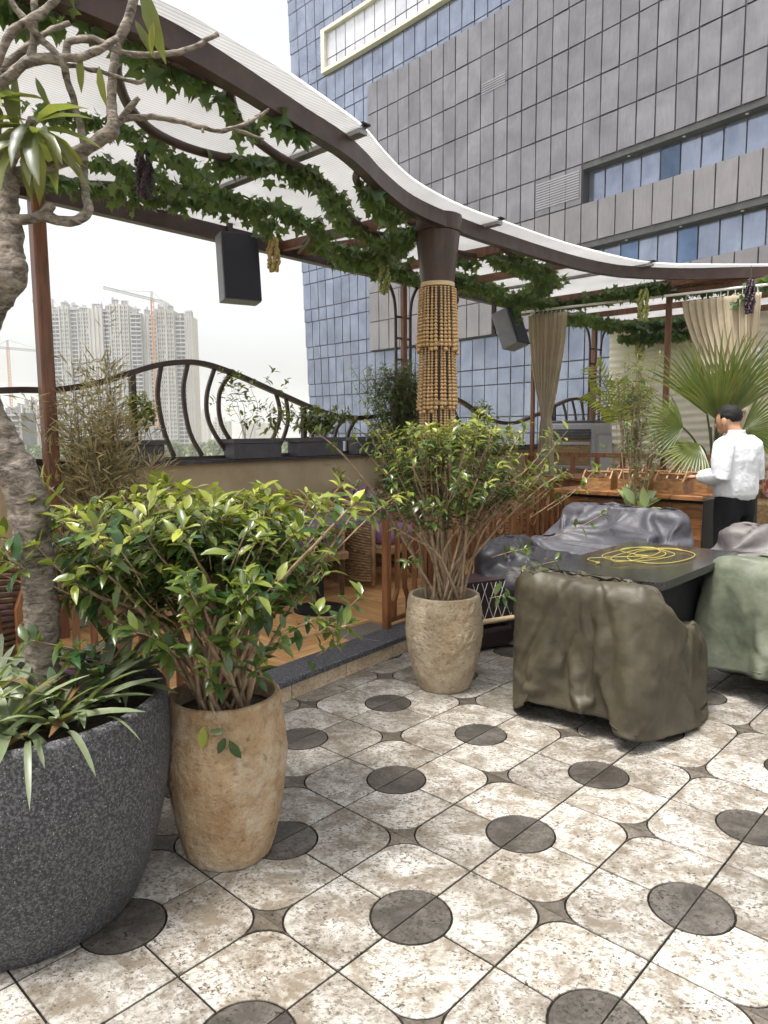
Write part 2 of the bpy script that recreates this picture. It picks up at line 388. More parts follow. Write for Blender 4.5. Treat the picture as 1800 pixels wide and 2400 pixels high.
fabric('trousers_black', (.006, .006, .007), (.012, .012, .013), .95, .3, .1); MATS['trousers_black'].node_tree.nodes['Principled BSDF'].inputs['Specular IOR Level'].default_value = .15
M('skin', (.34, .18, .10), (.42, .235, .14), 20, .55)
M('hair', (.004, .004, .004), (.012, .010, .009), 200, .6, 0, .6, 250, .006, spec=.25)
M('cane', (.24, .145, .065), (.48, .32, .16), 30, .5, 0, .3, 200, .002)
M('cane_dark', (.07, .035, .018), (.17, .09, .045), 30, .5, 0, .3, 200, .002)
M('dark_metal', (.008, .008, .009), (.016, .016, .018), 10, .6, 0, spec=.25)
M('table_slate', (.10, .10, .105), (.2, .2, .2), 40, .3)
M('plastic_grey', (.30, .30, .33), (.36, .36, .385), 4, .5)
M('plastic_dark', (.03, .03, .035), (.06, .06, .065), 8, .4)
M('pad_brown', (.12, .075, .035), (.42, .28, .13), 55, .8, 0, .7, 70, .01, stretch=(1, 1, 3))
M('white_paint', (.74, .74, .72), (.8, .8, .78), 5, .5)
M('yellow_cable', (.34, .28, .05), (.42, .35, .075), 10, .45)
M('patterned', (.62, .50, .44), (.40, .10, .05), 22, .8, lo=.5, hi=.54)
M('blue_plastic', (.03, .08, .32), None, rough=.4)
M('maroon', (.018, .008, .008), (.03, .012, .012), 8, .6)
def sheet_mat():
    m, t, N, L, B = nmat('roof_sheet'); v = pos_vec(N, L)
    mp = N.new('ShaderNodeMapping'); mp.inputs['Rotation'].default_value = (0, 0, -UA); L.new(v, mp.inputs[0])
    w = N.new('ShaderNodeTexWave'); w.wave_type = 'BANDS'; w.bands_direction = 'Y'; w.inputs['Scale'].default_value = 14; w.inputs['Distortion'].default_value = .25; L.new(mp.outputs[0], w.inputs['Vector'])
    n = noise_n(N, L, v, 1.6, 5); c0 = ramp(N, .3, .7, (.55, .545, .54), (.66, .655, .65)); L.new(n.outputs[0], c0.inputs[0])
    rw = ramp(N, .25, .6, (.78, .78, .78), (1, 1, 1)); L.new(w.outputs['Fac'], rw.inputs[0])
    c = mix_c(N, L, 1.0, c0.outputs[0], rw.outputs[0], 'MULTIPLY')
    L.new(c, B.inputs['Base Color']); B.inputs['Roughness'].default_value = .4; bump_n(N, L, B, w.outputs['Fac'], .4, .004)
    tr = N.new('ShaderNodeBsdfTranslucent'); L.new(c, tr.inputs[0]); mx = N.new('ShaderNodeMixShader'); mx.inputs[0].default_value = .8
    L.new(B.outputs[0], mx.inputs[1]); L.new(tr.outputs[0], mx.inputs[2]); L.new(mx.outputs[0], N['Material Output'].inputs[0])
sheet_mat()
def glass_panel(name, c1, c2, rough, metal, rnd, coat=0):
    m, t, N, L, B = nmat(name); v = pos_vec(N, L)
    n = noise_n(N, L, v, .55, 6, .6, .4); r = ramp(N, .3, .7, c1, c2); L.new(n.outputs[0], r.inputs[0])
    mp = N.new('ShaderNodeMapping'); mp.inputs['Scale'].default_value = (3, 3, .5); L.new(v, mp.inputs[0]); n2 = noise_n(N, L, mp.outputs[0], 2.2, 6, .7)
    c = mix_c(N, L, .45, r.outputs[0], ramp_out(N, L, n2, .3, .7, (.6, .6, .6)), 'MULTIPLY'); c = rnd_value(N, L, c, rnd)
    L.new(c, B.inputs['Base Color']); B.inputs['Roughness'].default_value = rough; B.inputs['Metallic'].default_value = metal
    n3 = noise_n(N, L, v, .8, 2); bump_n(N, L, B, n3.outputs[0], .12, .05)
glass_panel('glass_blue', (.165, .19, .265), (.29, .325, .41), .16, .7, .09)
glass_panel('glass_deep', (.05, .085, .16), (.11, .17, .29), .1, .5, .3)
glass_panel('panel_mauve', (.14, .134, .146), (.225, .216, .232), .2, .45, .13)
glass_panel('panel_stone', (.15, .14, .15), (.205, .193, .203), .45, .15, .06)
glass_panel('reflection_pale', (.23, .22, .24), (.29, .28, .30), .4, .2, .06)
glass_panel('pane_white', (.5, .5, .54), (.66, .66, .7), .2, .3, .12)
M('mullion', (.035, .035, .04), None, rough=.5)
M('frame_cream', (.55, .52, .44), (.62, .59, .5), 1, .6)
M('soffit', (.03, .03, .032), (.05, .05, .052), 2, .6)
M('tower_wall', (.36, .325, .275), (.44, .40, .345), .05, .85)
M('tower_slab', (.30, .29, .30), (.37, .36, .37), .05, .85)
M('tower_dark', (.03, .033, .04), (.07, .075, .085), .2, .7)
M('crane_white', (.22, .20, .18), None, rough=.6)
M('crane_orange', (.42, .17, .03), None, rough=.6)
M('ground_far', (.10, .12, .05), (.22, .20, .13), .02, .9)

# ================================================================== far setting
GZ = -13.0
struct('ground', MB().add([(-3000, -3000, GZ), (3000, -3000, GZ), (3000, 3000, GZ), (-3000, 3000, GZ)], [(0, 1, 2, 3)]), 'ground_far')

# ---- curved glass office tower
def facade_path():
    x, y = -7.2, 72.0; a0 = math.atan2(-.714, .70); a1 = math.atan2(-.83, .56); n = 440; st = 48.4/n
    pts = [(x, y)]
    for k in range(n):
        a = a0 + (a1-a0)*k/n; x += st*math.cos(a); y += st*math.sin(a); pts.append((x, y))
    return pts, st
FP, FS = facade_path()
def fpt(l, off=0):
    i = max(0, min(len(FP)-2, int(l/FS))); f = l/FS - i
    (x0, y0), (x1, y1) = FP[i], FP[i+1]; dx, dy = (x1-x0)/FS, (y1-y0)/FS
    return Vector((x0+(x1-x0)*f + dy*off, y0+(y1-y0)*f - dx*off, 0)), math.atan2(dy, dx)
COLS = [k*1.05 for k in range(10)] + [9.45 + 1.28*k for k in range(1, 31)]
tower = thing('glass_office_tower', 'tall curved office tower clad in blue glass and mauve panels behind the canopy', 'building', (fpt(20)[0].x, fpt(20)[0].y, GZ))
def arc_slab(mb, l0, l1, z0, z1, o0, o1, n=14):
    lo = [fpt(l0+(l1-l0)*k/n, o0)[0] for k in range(n+1)]; hi = [fpt(l0+(l1-l0)*k/n, o1)[0] for k in range(n+1)]
    mb.prism([(p.x, p.y) for p in lo] + [(p.x, p.y) for p in reversed(hi)], z0, z1)
def l_left(z): return -2.6*max(0, z)/45                     # the corner leans outwards with height
b = MB(); zz = [GZ, 0, 6, 12, 18, 24, 30, 36, 42, 47]
for z0, z1 in zip(zz, zz[1:]):
    lo = [fpt(l_left(z0)+(9.4-l_left(z0))*k/6, -.12)[0] for k in range(7)]; hi = [fpt(l_left(z1)+(9.4-l_left(z1))*k/6, -.12)[0] for k in range(7)]
    b.sheet([[Vector((p.x, p.y, z0)) for p in lo], [Vector((p.x, p.y, z1)) for p in hi]])
    q0, q1 = fpt(l_left(z0), -14)[0], fpt(l_left(z1), -14)[0]; b.add([(lo[0].x, lo[0].y, z0), (q0.x, q0.y, z0), (q1.x, q1.y, z1), (hi[0].x, hi[0].y, z1)], [(0, 1, 2, 3)])
b.build('corner_wall', 'mullion', tower, world=True)
b = MB(); arc_slab(b, 9.3, 48.3, GZ, 47, -14, -.121); b.build('wall', 'mullion', tower, world=True)
panes = []                                            # (matrix, w, h, mat)
def pane(l0, l1, z0, z1, off, mat, name, lean=True):
    p, a = fpt((l0+l1)/2, off)
    m = Matrix.Translation((p.x, p.y, (z0+z1)/2)) @ Matrix.Rotation(a, 4, 'Z')
    if lean: m = m @ Matrix.Rotation(random.gauss(0, .01), 4, 'X') @ Matrix.Rotation(random.gauss(0, .016), 4, 'Z')
    q = proj((p.x, p.y, (z0+z1)/2)); vis = -40 < q[0] < 1840 and -40 < q[1] < 1010
    panes.append((m, l1-l0-.085, z1-z0-.085, mat, name, vis))
rows = []; z = 8.4; k = 0
while z > GZ+3: h = 2.4 if k % 2 == 0 else 1.2; rows.append((z-h, z)); z -= h; k += 1
z = 8.4; k = 0
while z < 46: h = 1.2 if k % 2 == 0 else 2.4; rows.append((z, z+h)); z += h; k += 1
BROW = [30.5 - 2.456*k for k in range(10)]
FRAME = (3.0, 21.5, 33.7, 37.4)
for c in range(len(COLS)-1):
    L0, L1 = COLS[c], COLS[c+1]
    for (z0, z1) in rows:
        l0, l1 = L0, L1
        if c < 9: e_ = l_left((z0+z1)/2); l0, l1 = 9.45-(9.45-e_)*(1-c/9), 9.45-(9.45-e_)*(1-(c+1)/9)
        if l1 > 9.5 and z0 > 8.3 and z1 < 30.5: continue
        if l1 > FRAME[0] and l0 < FRAME[1] and z1 > FRAME[2] and z0 < FRAME[3]:
            if z0 < FRAME[2]-.3: z1 = FRAME[2]
            elif z1 > FRAME[3]+.3: z0 = FRAME[3]
            elif l0 < FRAME[0]-.2: l1 = FRAME[0]
            else: continue
        if z1 - z0 < .25: continue
        pane(l0, l1, z0, z1, -.05, 'glass_blue', 'glass_pane')
    l0, l1 = L0, L1
    if l0 >= 9.4:
        for k in range(9):
            z1, z0 = BROW[k], BROW[k+1]
            if k in (5, 7) and c >= 26:
                pane(l0, l1, z0-.0, z1-.35, -.06, 'glass_blue' if random.random() < .75 else 'glass_deep', 'strip_window_pane')
            else: pane(l0, l1, z0, z1, .62, 'panel_mauve' if k < 6 else 'panel_stone', 'cladding_panel')
for k in range(9):
    b = MB(); arc_slab(b, 9.45, COLS[26] if k in (5, 7) else 47.8, BROW[k+1], BROW[k]+.001*(k == 0), -.1, .55, 30); b.build('cladding_core', 'mullion', tower, world=True)
for k in (5, 7):
    b = MB(); arc_slab(b, COLS[26], 47.8, BROW[k]-.35, BROW[k]-.01, -.1, .60, 30); so = b.build('soffit', 'soffit', tower, world=True)
    for j in range(4):
        p, a = fpt(COLS[27]+1.9+j*3.6, .3); MB().lathe([(.09, 0), (.09, -.03)][::-1], 10, (p.x, p.y, BROW[k]-.355)).build('downlight', 'white_paint', so).location = -Vector(tower.location)
# framed window band at the top left
p0, p1 = FRAME[0], FRAME[1]
for (l0, l1, z0, z1) in ((p0, p1, FRAME[3]-.3, FRAME[3]), (p0, p1, FRAME[2], FRAME[2]+.28), (p0, p0+.5, FRAME[2]+.28, FRAME[3]-.3)):
    b = MB(); arc_slab(b, l0, l1, z0, z1, -.1, .45); b.build('window_surround', 'frame_cream', tower, world=True)
l = p0+.5
while l < p1-.5:
    pane(l, l+1.28, FRAME[2]+.3, FRAME[2]+1.15, .08, 'pane_white', 'framed_pane'); pane(l, l+1.28, FRAME[2]+1.15, FRAME[3]-.3, .08, 'pane_white', 'framed_pane'); l += 1.28
cache = {}; stuffp = {}; ipw = XF[tower.name].inverted(); cnt = {}
for (m, w, h, mat, name, vis) in sorted(panes, key=lambda q: -q[5]):
    cnt[name] = cnt.get(name, 0) + 1
    if vis and cnt[name] <= 300:
        key = (round(w, 2), round(h, 2), mat)
        if key not in cache: cache[key] = MB().bbox((0, 0, 0), (w, .08, h), .012).mesh('pane', mat)
        o = bpy.data.objects.new(name, cache[key]); o.matrix_basis = ipw @ m; link(o, tower)
    else:
        b = stuffp.setdefault(mat, MB()); n = len(b.v); t = MB().box((0, 0, 0), (w, .08, h)); b.add([m @ Vector(v) for v in t.v], t.f)
for mat, b in stuffp.items(): tag(b.build('remaining_panes', mat, tower, world=True), kind='stuff')
# reflections of blinds and rooms, painted as pale slats on the panels
for (l, w, z0, z1) in ((27.4, 3.7, 16.2, 18.0), (22.3, 2.4, 25.4, 26.2)):
    b = MB(); p, a = fpt(l+w/2, .69); k = int((z1-z0)/.16)
    for j in range(k): b.box((p.x, p.y, z0+.16*j+.05), (w-.15, .015, .09), rot_z(a))
    b.build('louvre_reflection', 'reflection_pale', tower, world=True)

# ---- unfinished high rise towers in the haze
def far_xy(px, d): return (px-900)/1689*d
def high_rise(label, wings, d, group='unfinished high rise towers'):
    xs = [far_xy(w[0], d) for w in wings] + [far_xy(w[1], d) for w in wings]
    t = thing('high_rise_tower', label, 'building', ((min(xs)+max(xs))/2, d, GZ), group=group)
    for (a, c, ytop, kind, dep) in wings:
        x0, x1 = far_xy(a, d), far_xy(c, d); H = (1009-ytop)/1689*d + CAM_H - GZ; w = x1-x0; xc = (x0+x1)/2
        yf = d - dep
        wall = MB().box((xc, yf+9, GZ+H/2), (w, 18, H))
        ob = wall.build('wing_wall', 'tower_wall' if kind != 'balc' else 'tower_dark', t, world=True)
        tr = MB(); dk = MB(); nf = int(H/3.1)
        if kind == 'balc':
            for f in range(1, nf+1):
                tr.box((xc, yf-.9, GZ+f*3.1), (w*.98, 2.2, .9))
            for q in (-.5, 0, .5): tr.box((xc+q*w*.96, yf-.5, GZ+H/2), (w*.07, 1.3, H))
        elif kind == 'win':
            for f in range(nf):
                for q in (-.32, -.1, .14, .34):
                    if random.random() < .93: dk.box((xc+q*w, yf-.02, GZ+f*3.1+1.9), (w*.10, .3, 1.7))
                tr.box((xc, yf-.12, GZ+f*3.1+.1), (w, .3, .35))
            tr.box((xc-.5*w+.4, yf-.5, GZ+H/2), (.8, 1.2, H)); tr.box((xc+.02*w, yf-.4, GZ+H/2), (w*.1, .9, H))
        else:
            for q in (-.5, -.16, .18, .5): tr.box((xc+q*w, yf-.35, GZ+H/2), (w*.1, .9, H))
            for f in range(0, nf, 4): tr.box((xc, yf-.1, GZ+f*3.1), (w, .3, .4))
        # ragged unfinished top
        for j in range(5):
            hh = random.uniform(1.5, 6); tr.box((xc+random.uniform(-.42, .42)*w, yf+random.uniform(1, 6), GZ+H+hh/2), (random.choice([.7, .7, 3]), random.choice([.7, 3]), hh))
        tr.box((xc, yf+3, GZ+H+3.1), (w*.55, 6, .5))
        for j in range(4): tr.box((xc-w*.25+j*w*.16, yf+1, GZ+H+1.5), (.7, .7, 3.2))
        tag(tr.build('concrete_frame', 'tower_slab', t, world=True), kind='stuff')
        if dk.v: tag(dk.build('window_openings', 'tower_dark', t, world=True), kind='stuff')
    return t
high_rise('pale unfinished high rise tower nearest the brown pole at left', [(104, 124, 758, 'blank', 0), (124, 147, 742, 'win', 9), (147, 169, 741, 'balc', 5), (169, 190, 725, 'win', 7), (190, 208, 730, 'balc', 3), (208, 235, 737, 'win', 6)], 570)
high_rise('tallest pale unfinished high rise tower, second from the brown pole', [(234, 262, 728, 'blank', 4), (262, 289, 731, 'balc', 2), (285, 306, 721, 'win', 8), (306, 325, 723, 'win', 7)], 560)
high_rise('narrow unfinished high rise tower behind the orange crane mast', [(327, 352, 740, 'balc', 4), (352, 370, 741, 'blank', 2), (370, 391, 746, 'balc', 5)], 558)
high_rise('rightmost unfinished high rise tower of the far cluster', [(389, 410, 733, 'win', 8), (410, 427, 735, 'win', 7), (427, 452, 750, 'balc', 3), (452, 467, 748, 'blank', 6)], 552)
for (lab, px0, px1, yt, d, kind) in (('small pale block low behind the tree trunk', 22, 62, 962, 420, 'balc'), ('small pale block beside the brown pole at the horizon', 66, 100, 945, 470, 'win'),
                                     ('distant grey block right of the high rise cluster', 472, 492, 965, 900, 'blank'), ('distant low block near the wavy railing hoop', 505, 540, 984, 800, 'win'), ('distant pale block beside the glass tower foot', 575, 640, 990, 700, 'blank')):
    high_rise(lab, [(px0, px1, yt, kind, 2)], d, 'low blocks on the horizon')
def truss(mb, a, b, w, n):
    a, b = Vector(a), Vector(b); d = (b-a).normalized(); s = Vector((0, 1, 0)); u = s.cross(d).normalized()
    if abs(d.z) > .9: u = Vector((1, 0, 0))
    ch = [u*w*.6, -u*w*.4 + s*w*.5, -u*w*.4 - s*w*.5]
    for c in ch: mb.bar([a+c, b+c], w*.22, w*.22, (.3, .9, .2))
    for k in range(n):
        p, q = a.lerp(b, k/n), a.lerp(b, (k+1)/n)
        for i in range(3): mb.bar([p+ch[i], q+ch[(i+1) % 3]], w*.12, w*.12, (.3, .9, .2))
def crane(label, mx, mtop, mbot, jl, jr, d):
    def W(px, py): return Vector((far_xy(px, d), d, CAM_H + (1009-py)/1689*d))
    m0, m1 = W(mx, mbot), W(mx, mtop); c = thing('tower_crane', label, 'crane', (m0.x, d, m0.z), group='cranes over the towers')
    b = MB(); truss(b, m0, m1, 1.9, 26); b.build('mast', 'crane_orange', c, world=True)
    b = MB(); truss(b, W(*jl), W(*jr), 1.7, 30); b.build('jib', 'crane_white', c, world=True)
    b = MB(); ap = m1 + Vector((0, 0, 6)); truss(b, m1, ap, 1.2, 3); b.bar([ap, W(*jl).lerp(m1, .25)], .3, .3); b.bar([ap, W(*jr)], .3, .3); b.build('apex_ties', 'crane_white', c, world=True)
    e = W(*jr); MB().box(e + Vector((-1, 0, -1.6)), (4.5, 2, 4)).build('counterweight', 'tower_slab', c, world=True)
crane('orange masted tower crane with long jib over the high rises', 374, 709, 1000, (264, 680), (401, 714), 540)
crane('shorter tower crane behind the leftmost high rise', 147, 722, 900, (100, 708), (166, 730), 600)
crane('low distant tower crane crossing behind the brown pole', 38, 812, 1000, (2, 811), (130, 823), 640)
lv = []; ft = MB()
def far_tree(x, y, r, h):
    for k in range(150):
        a = random.uniform(0, 6.283); q = abs(random.gauss(0, .5)); zz = GZ + h*(.35 + .6*random.random()); rr = r*min(q, 1.1)*math.sqrt(max(.05, 1-((zz-GZ)/h-.6)**2*3))
        c = Vector((x+rr*math.cos(a), y+rr*math.sin(a), zz)); s = random.uniform(.5, 1.3)
        n = Vector((random.gauss(0, 1), random.gauss(0, 1), random.gauss(.8, 1))).normalized(); u = n.orthogonal().normalized()*s; w = n.cross(u)
        ft.add([c-u, c-w*.7, c+u, c+w*.7], [(0, 1, 2, 3)]); lv.append(random.random()**1.5)
for k in range(120):
    d = random.uniform(300, 540); px = random.uniform(-30, 760); far_tree(far_xy(px, d), d, random.uniform(3, 7), random.uniform(5, 10))
ft.tint = lv; tag(ft.build('far_tree_belt', 'leaf_far'), 'hazy green trees massed below the high rise towers', 'trees', kind='stuff')

# ================================================================== terrace floor
A_T = .3; CS, CT = 1.512, 1.314; RC, RA, G = .122, .105, .007
def tk(s): return 3.03 + .09*(s-3.43)
def arcp(cx, cy, r, a0, a1, n=7): return [(cx+r*math.cos(R(a0+(a1-a0)*k/n)), cy+r*math.sin(R(a0+(a1-a0)*k/n))) for k in range(n+1)]
g2 = G/2; a = A_T
sq = [(math.sqrt((RC+g2)**2-g2*g2), g2), (a-g2, g2)] + arcp(a-RA, a-RA, RA-g2, 0, 90) + [(g2, a-g2), (g2, math.sqrt((RC+g2)**2-g2*g2))] + arcp(0, 0, RC+g2, 86, 4)
hc = arcp(0, 0, RC-g2, 1, 179, 14)
ha = [(.0012, RA)] + arcp(RA, RA, RA+g2, 180, 270)[1:-1] + [(RA, 0)] + arcp(RA, -RA, RA+g2, 90, 180)[1:-1] + [(.0012, -RA)]
def tile_mesh(poly, mat, c=None):
    n = len(poly); cx, cy = c or (sum(p[0] for p in poly)/n, sum(p[1] for p in poly)/n)
    top = [(cx+(x-cx)*.994, cy+(y-cy)*.994) for x, y in poly]
    b = MB(); b.add([(x, y, -.012) for x, y in poly] + [(x, y, -.0012) for x, y in poly] + [(x, y, 0) for x, y in top] + [(cx, cy, 0)],
                    [(2*n+i, 2*n+(i+1) % n, 3*n) for i in range(n if c is None or c[0] > .05 else n-1)] + [(i, (i+1) % n, n+(i+1) % n, n+i) for i in range(n)] + [(n+i, n+(i+1) % n, 2*n+(i+1) % n, 2*n+i) for i in range(n)])
    return b.mesh('tile', mat)
me_sq, me_hc, me_ha = tile_mesh(sq, 'tile_cream', (.16, .16)), tile_mesh(hc, 'tile_dark'), tile_mesh(ha, 'tile_star', (.0012, 0))
fl = MB(); q = [P(-3, -6, -.004), P(12, -6, -.004), P(12, 5.2, -.004), P(-3, 5.2, -.004)]
fl.add(q + [v - Vector((0, 0, .3)) for v in q], [(0, 1, 2, 3), (7, 6, 5, 4), (0, 4, 5, 1), (1, 5, 6, 2), (2, 6, 7, 3), (3, 7, 4, 0)])
floor = struct('terrace_floor', fl, 'grout')
cells = []
for i in range(-12, 22):
    for j in range(-16, 10):
        s0, t0 = CS+i*a, CT+j*a
        if t0 > tk(s0)+.3: continue
        # nearest even vertex is the circle corner
        ci, cj = (i if i % 2 == 0 else i+1), (j if j % 2 == 0 else j+1)
        ang = {(0, 0): 0, (1, 0): 90, (1, 1): 180, (0, 1): 270}[(ci-i, cj-j)]
        cells.append(('floor_tile', me_sq, CS+ci*a, CT+cj*a, ang, P(s0+a/2, t0+a/2)))
for i in range(-12, 23, 2):
    for j in range(-16, 11, 2):
        s0, t0 = CS+i*a, CT+j*a
        if t0 > tk(s0)+.15: continue
        for k in (0, 180): cells.append(('round_inlay', me_hc, s0, t0, k, P(s0, t0)))
        s1, t1 = s0+a, t0+a
        if t1 < tk(s1)+.15:
            for k in (0, 180): cells.append(('star_inlay', me_ha, s1, t1, k, P(s1, t1)))
rest = {}; used = {}
def inview(c):
    q = proj(c); return q[2] > .3 and -260 < q[0] < 2060 and -100 < q[1] < 2750
for (nm, me, s0, t0, ang, c) in sorted(cells, key=lambda c: c[5].length):
    used[nm] = used.get(nm, 0)
    m = Matrix.Translation(P(s0, t0, random.uniform(-.0006, .0006))) @ Matrix.Rotation(UA+R(ang), 4, 'Z')
    if inview(c) and used[nm] < 300:
        used[nm] += 1; o = bpy.data.objects.new(nm, me); o.matrix_basis = m; link(o, floor)
    else:
        b = rest.setdefault(me.materials[0].name, MB()); b.add([m @ v.co for v in me.vertices], [tuple(p.vertices) for p in me.polygons])
for mt, b in rest.items(): tag(b.build('outlying_tiles', mt, floor), kind='stuff')

# ---- raised dining platform with plank tiles and granite kerb
KW = .22
pf = MB(); q = [P(-3, tk(-3)+.012), P(7.7, tk(7.7)+.012), P(10.6, tk(7.7)+.012), P(10.6, 5.1), P(-3, 5.1)]
pf.prism([(v.x, v.y) for v in q], .002, .084)
platform = struct('platform', pf, 'plaster_dark')
PL, PW = .45, .15
me_pl = MB().bbox((0, 0, .008), (PL-.004, PW-.004, .016), .0025).mesh('plank', 'plank_tile')
restp = MB(); npl = 0; tasks = []
for i in range(-7, 24):
    for j in range(0, 6):
        for k in range(3):
            s0, t0 = i*PL, 3.05+j*PL
            if (i+j) % 2 == 0: c = (s0+PL/2, t0+PW*(k+.5)); ang = 0
            else: c = (s0+PW*(k+.5), t0+PL/2); ang = 90
            hx = PL/2 if ang == 0 else PW/2; hy = PW/2 if ang == 0 else PL/2
            if c[1]-hy < tk(c[0]+hx)+KW-.14 or c[1]+hy > 4.95 or c[0] < -2.6 or c[0]+hx > 10.3: continue
            tasks.append((c, ang))
for c, ang in sorted(tasks, key=lambda q: P(*q[0]).length):
    m = Matrix.Translation(P(c[0], c[1], .084+random.uniform(-.0005, .0005))) @ Matrix.Rotation(UA+R(ang), 4, 'Z')
    if npl < 300: npl += 1; o = bpy.data.objects.new('floor_plank', me_pl); o.matrix_basis = m; link(o, platform)
    else: restp.add([m @ v.co for v in me_pl.vertices], [tuple(p.vertices) for p in me_pl.polygons])
if restp.v: tag(restp.build('outlying_planks', 'plank_tile', platform), kind='stuff')
KD = math.atan(.09); rk = rot_z(UA+KD)
s = -1.2; kk = 0
while s < 7.6:
    l = .45; c = P(s+l/2, tk(s+l/2)+.004, .042)
    MB().bbox(c, (l-.004, .018, .082), .002, rk).build('riser_tile', 'tile_riser', platform); s += l
s = -1.2
while s < 7.5:
    l = 1.1; c = P(s+l/2, tk(s+l/2)+KW/2-.015, .102)
    MB().bbox(c, (l-.003, KW, .034), .005, rk).build('granite_slab', 'granite_kerb', platform); s += l

# ---- parapet wall
pw = thing('parapet_wall', 'low tan plastered parapet wall with black stone coping behind the chairs', 'wall', P(4, 5.05, 0))
MB().box(P(4, 5.05, .595), (13, .2, 1.19), RU).build('wall', 'wall_tan', pw, world=True)
s = -2.5
while s < 10.3: MB().bbox(P(s+.6, 5.04, 1.205), (1.197, .3, .03), .005, RU).build('coping_slab', 'coping_black', pw, world=True); s += 1.2

# ---- wavy steel railing on the coping
wr = thing('wavy_railing', 'brown wave shaped steel railing with curved bars on the parapet', 'railing', P(4, 5.0, 1.22))
top = [(-2.4, 1.8), (-1.2, 1.95), (0, 1.6), (.9, 1.62), (1.5, 1.69), (1.85, 1.72), (2.1, 1.73), (2.4, 1.79), (2.64, 1.87), (2.91, 1.95), (3.21, 1.98), (3.53, 1.92), (4.01, 1.77), (4.55, 1.61), (5.0, 1.565), (5.5, 1.62), (6.0, 1.73), (6.38, 1.79), (6.65, 1.76), (7.08, 1.6), (7.4, 1.53), (7.8, 1.53), (8.3, 1.64), (8.83, 1.78), (9.25, 1.86), (9.8, 1.84), (10.15, 1.72)]
tp = spline([P(s_, 5.0, z_) for s_, z_ in top], 5)
MB().bar(tp, .05, .04).build('top_rail', 'steel_brown', wr, world=True)
MB().bar([P(-2.4, 5.0, 1.235), P(10.2, 5.0, 1.235)], .04, .028).build('bottom_rail', 'steel_brown', wr, world=True)
def topz(s_):
    for (a0, b0), (a1, b1) in zip(top, top[1:]):
        if a0 <= s_ <= a1: return b0+(b1-b0)*(s_-a0)/(a1-a0)
    return 1.6
for pts in ([(2.90, 1.94), (2.86, 1.72), (2.9, 1.45), (2.98, 1.25)], [(3.13, 1.97), (3.08, 1.75), (3.12, 1.45), (3.23, 1.25)], [(3.37, 1.94), (3.29, 1.72), (3.31, 1.5), (3.48, 1.25)],
            [(3.52, 1.91), (3.41, 1.74), (3.42, 1.5), (3.56, 1.3)], [(3.99, 1.77), (4.03, 1.6), (3.97, 1.42), (3.84, 1.25)], [(4.1, 1.73), (4.12, 1.55), (4.06, 1.38), (3.95, 1.25)],
            [(4.66, 1.59), (4.57, 1.45), (4.5, 1.25)], [(4.83, 1.57), (4.7, 1.45), (4.66, 1.25)], [(4.97, 1.56), (4.86, 1.42), (4.84, 1.25)],
            [(1.45, 1.68), (1.55, 1.42), (1.85, 1.27), (2.1, 1.25)], [(1.1, 1.64), (1.25, 1.4), (1.45, 1.25)],
            [(6.45, 1.78), (6.6, 1.55), (6.85, 1.35), (7.05, 1.25)], [(6.3, 1.78), (6.38, 1.5), (6.6, 1.25)], [(5.9, 1.7), (5.8, 1.5), (5.85, 1.25)],
            [(8.95, 1.8), (9.05, 1.6), (9.12, 1.25)], [(9.2, 1.85), (9.32, 1.6), (9.36, 1.25)], [(9.45, 1.86), (9.55, 1.6), (9.58, 1.25)], [(9.85, 1.83), (9.88, 1.25)], [(10.0, 1.79), (10.02, 1.25)], [(8.6, 1.72), (8.7, 1.5), (8.72, 1.25)]):
    MB().bar(spline([P(s_, 5.0, z_) for s_, z_ in pts], 6), .03, .022, tuple(TX)).build('curved_bar', 'steel_brown', wr, world=True)
for s_ in (.2, 2.66, 4.3, 5.58, 7.0, 8.72, 10.15): MB().box(P(s_, 5.0, (1.22+topz(s_))/2), (.04, .04, topz(s_)-1.22-.01), RU).build('post', 'steel_brown', wr, world=True)

# ================================================================== canopy
ZR = 3.03
EDGE = [(-.6, 2.6), (.6, 2.58), (1.54, 2.55), (1.88, 2.585), (2.1, 2.615), (2.33, 2.665), (2.6, 2.73), (2.88, 2.81), (3.22, 2.97), (3.63, 3.13), (4.06, 3.22), (4.46, 3.255), (4.82, 3.25), (5.78, 3.23), (6.71, 3.1), (7.11, 2.96), (7.47, 2.67), (7.92, 2.22), (8.6, 1.5), (9.4, .9), (11.4, .6)]
BEAM = [(-.6, 2.68), (.6, 2.66), (1.31, 2.64), (1.54, 2.64), (1.74, 2.665), (1.97, 2.715), (2.21, 2.775), (2.46, 2.84), (2.8, 2.92), (3.08, 3.03), (3.36, 3.16), (3.86, 3.335), (4.46, 3.405), (5.12, 3.42), (6.06, 3.39), (6.7, 3.29), (7.05, 3.13), (7.46, 2.81), (7.95, 2.22), (8.6, 1.62), (9.4, 1.02), (11.4, .75)]
ED = spline([(s_, t_, 0) for s_, t_ in EDGE], 6); EX = [(p.x, p.y) for p in ED]
def edge_t(s_):
    for (a0, b0), (a1, b1) in zip(EX, EX[1:]):
        if a0 <= s_ <= a1 and a1 > a0: return b0+(b1-b0)*(s_-a0)/(a1-a0)
    return EX[-1][1]
canopy = thing('canopy', 'wavy edged canopy of white translucent sheets on a brown steel frame', 'canopy', P(4, 4, 0))
RAFT = [.75, 2.88, 4.82, 7.05, 9.2, 11.3]
TB = 5.12
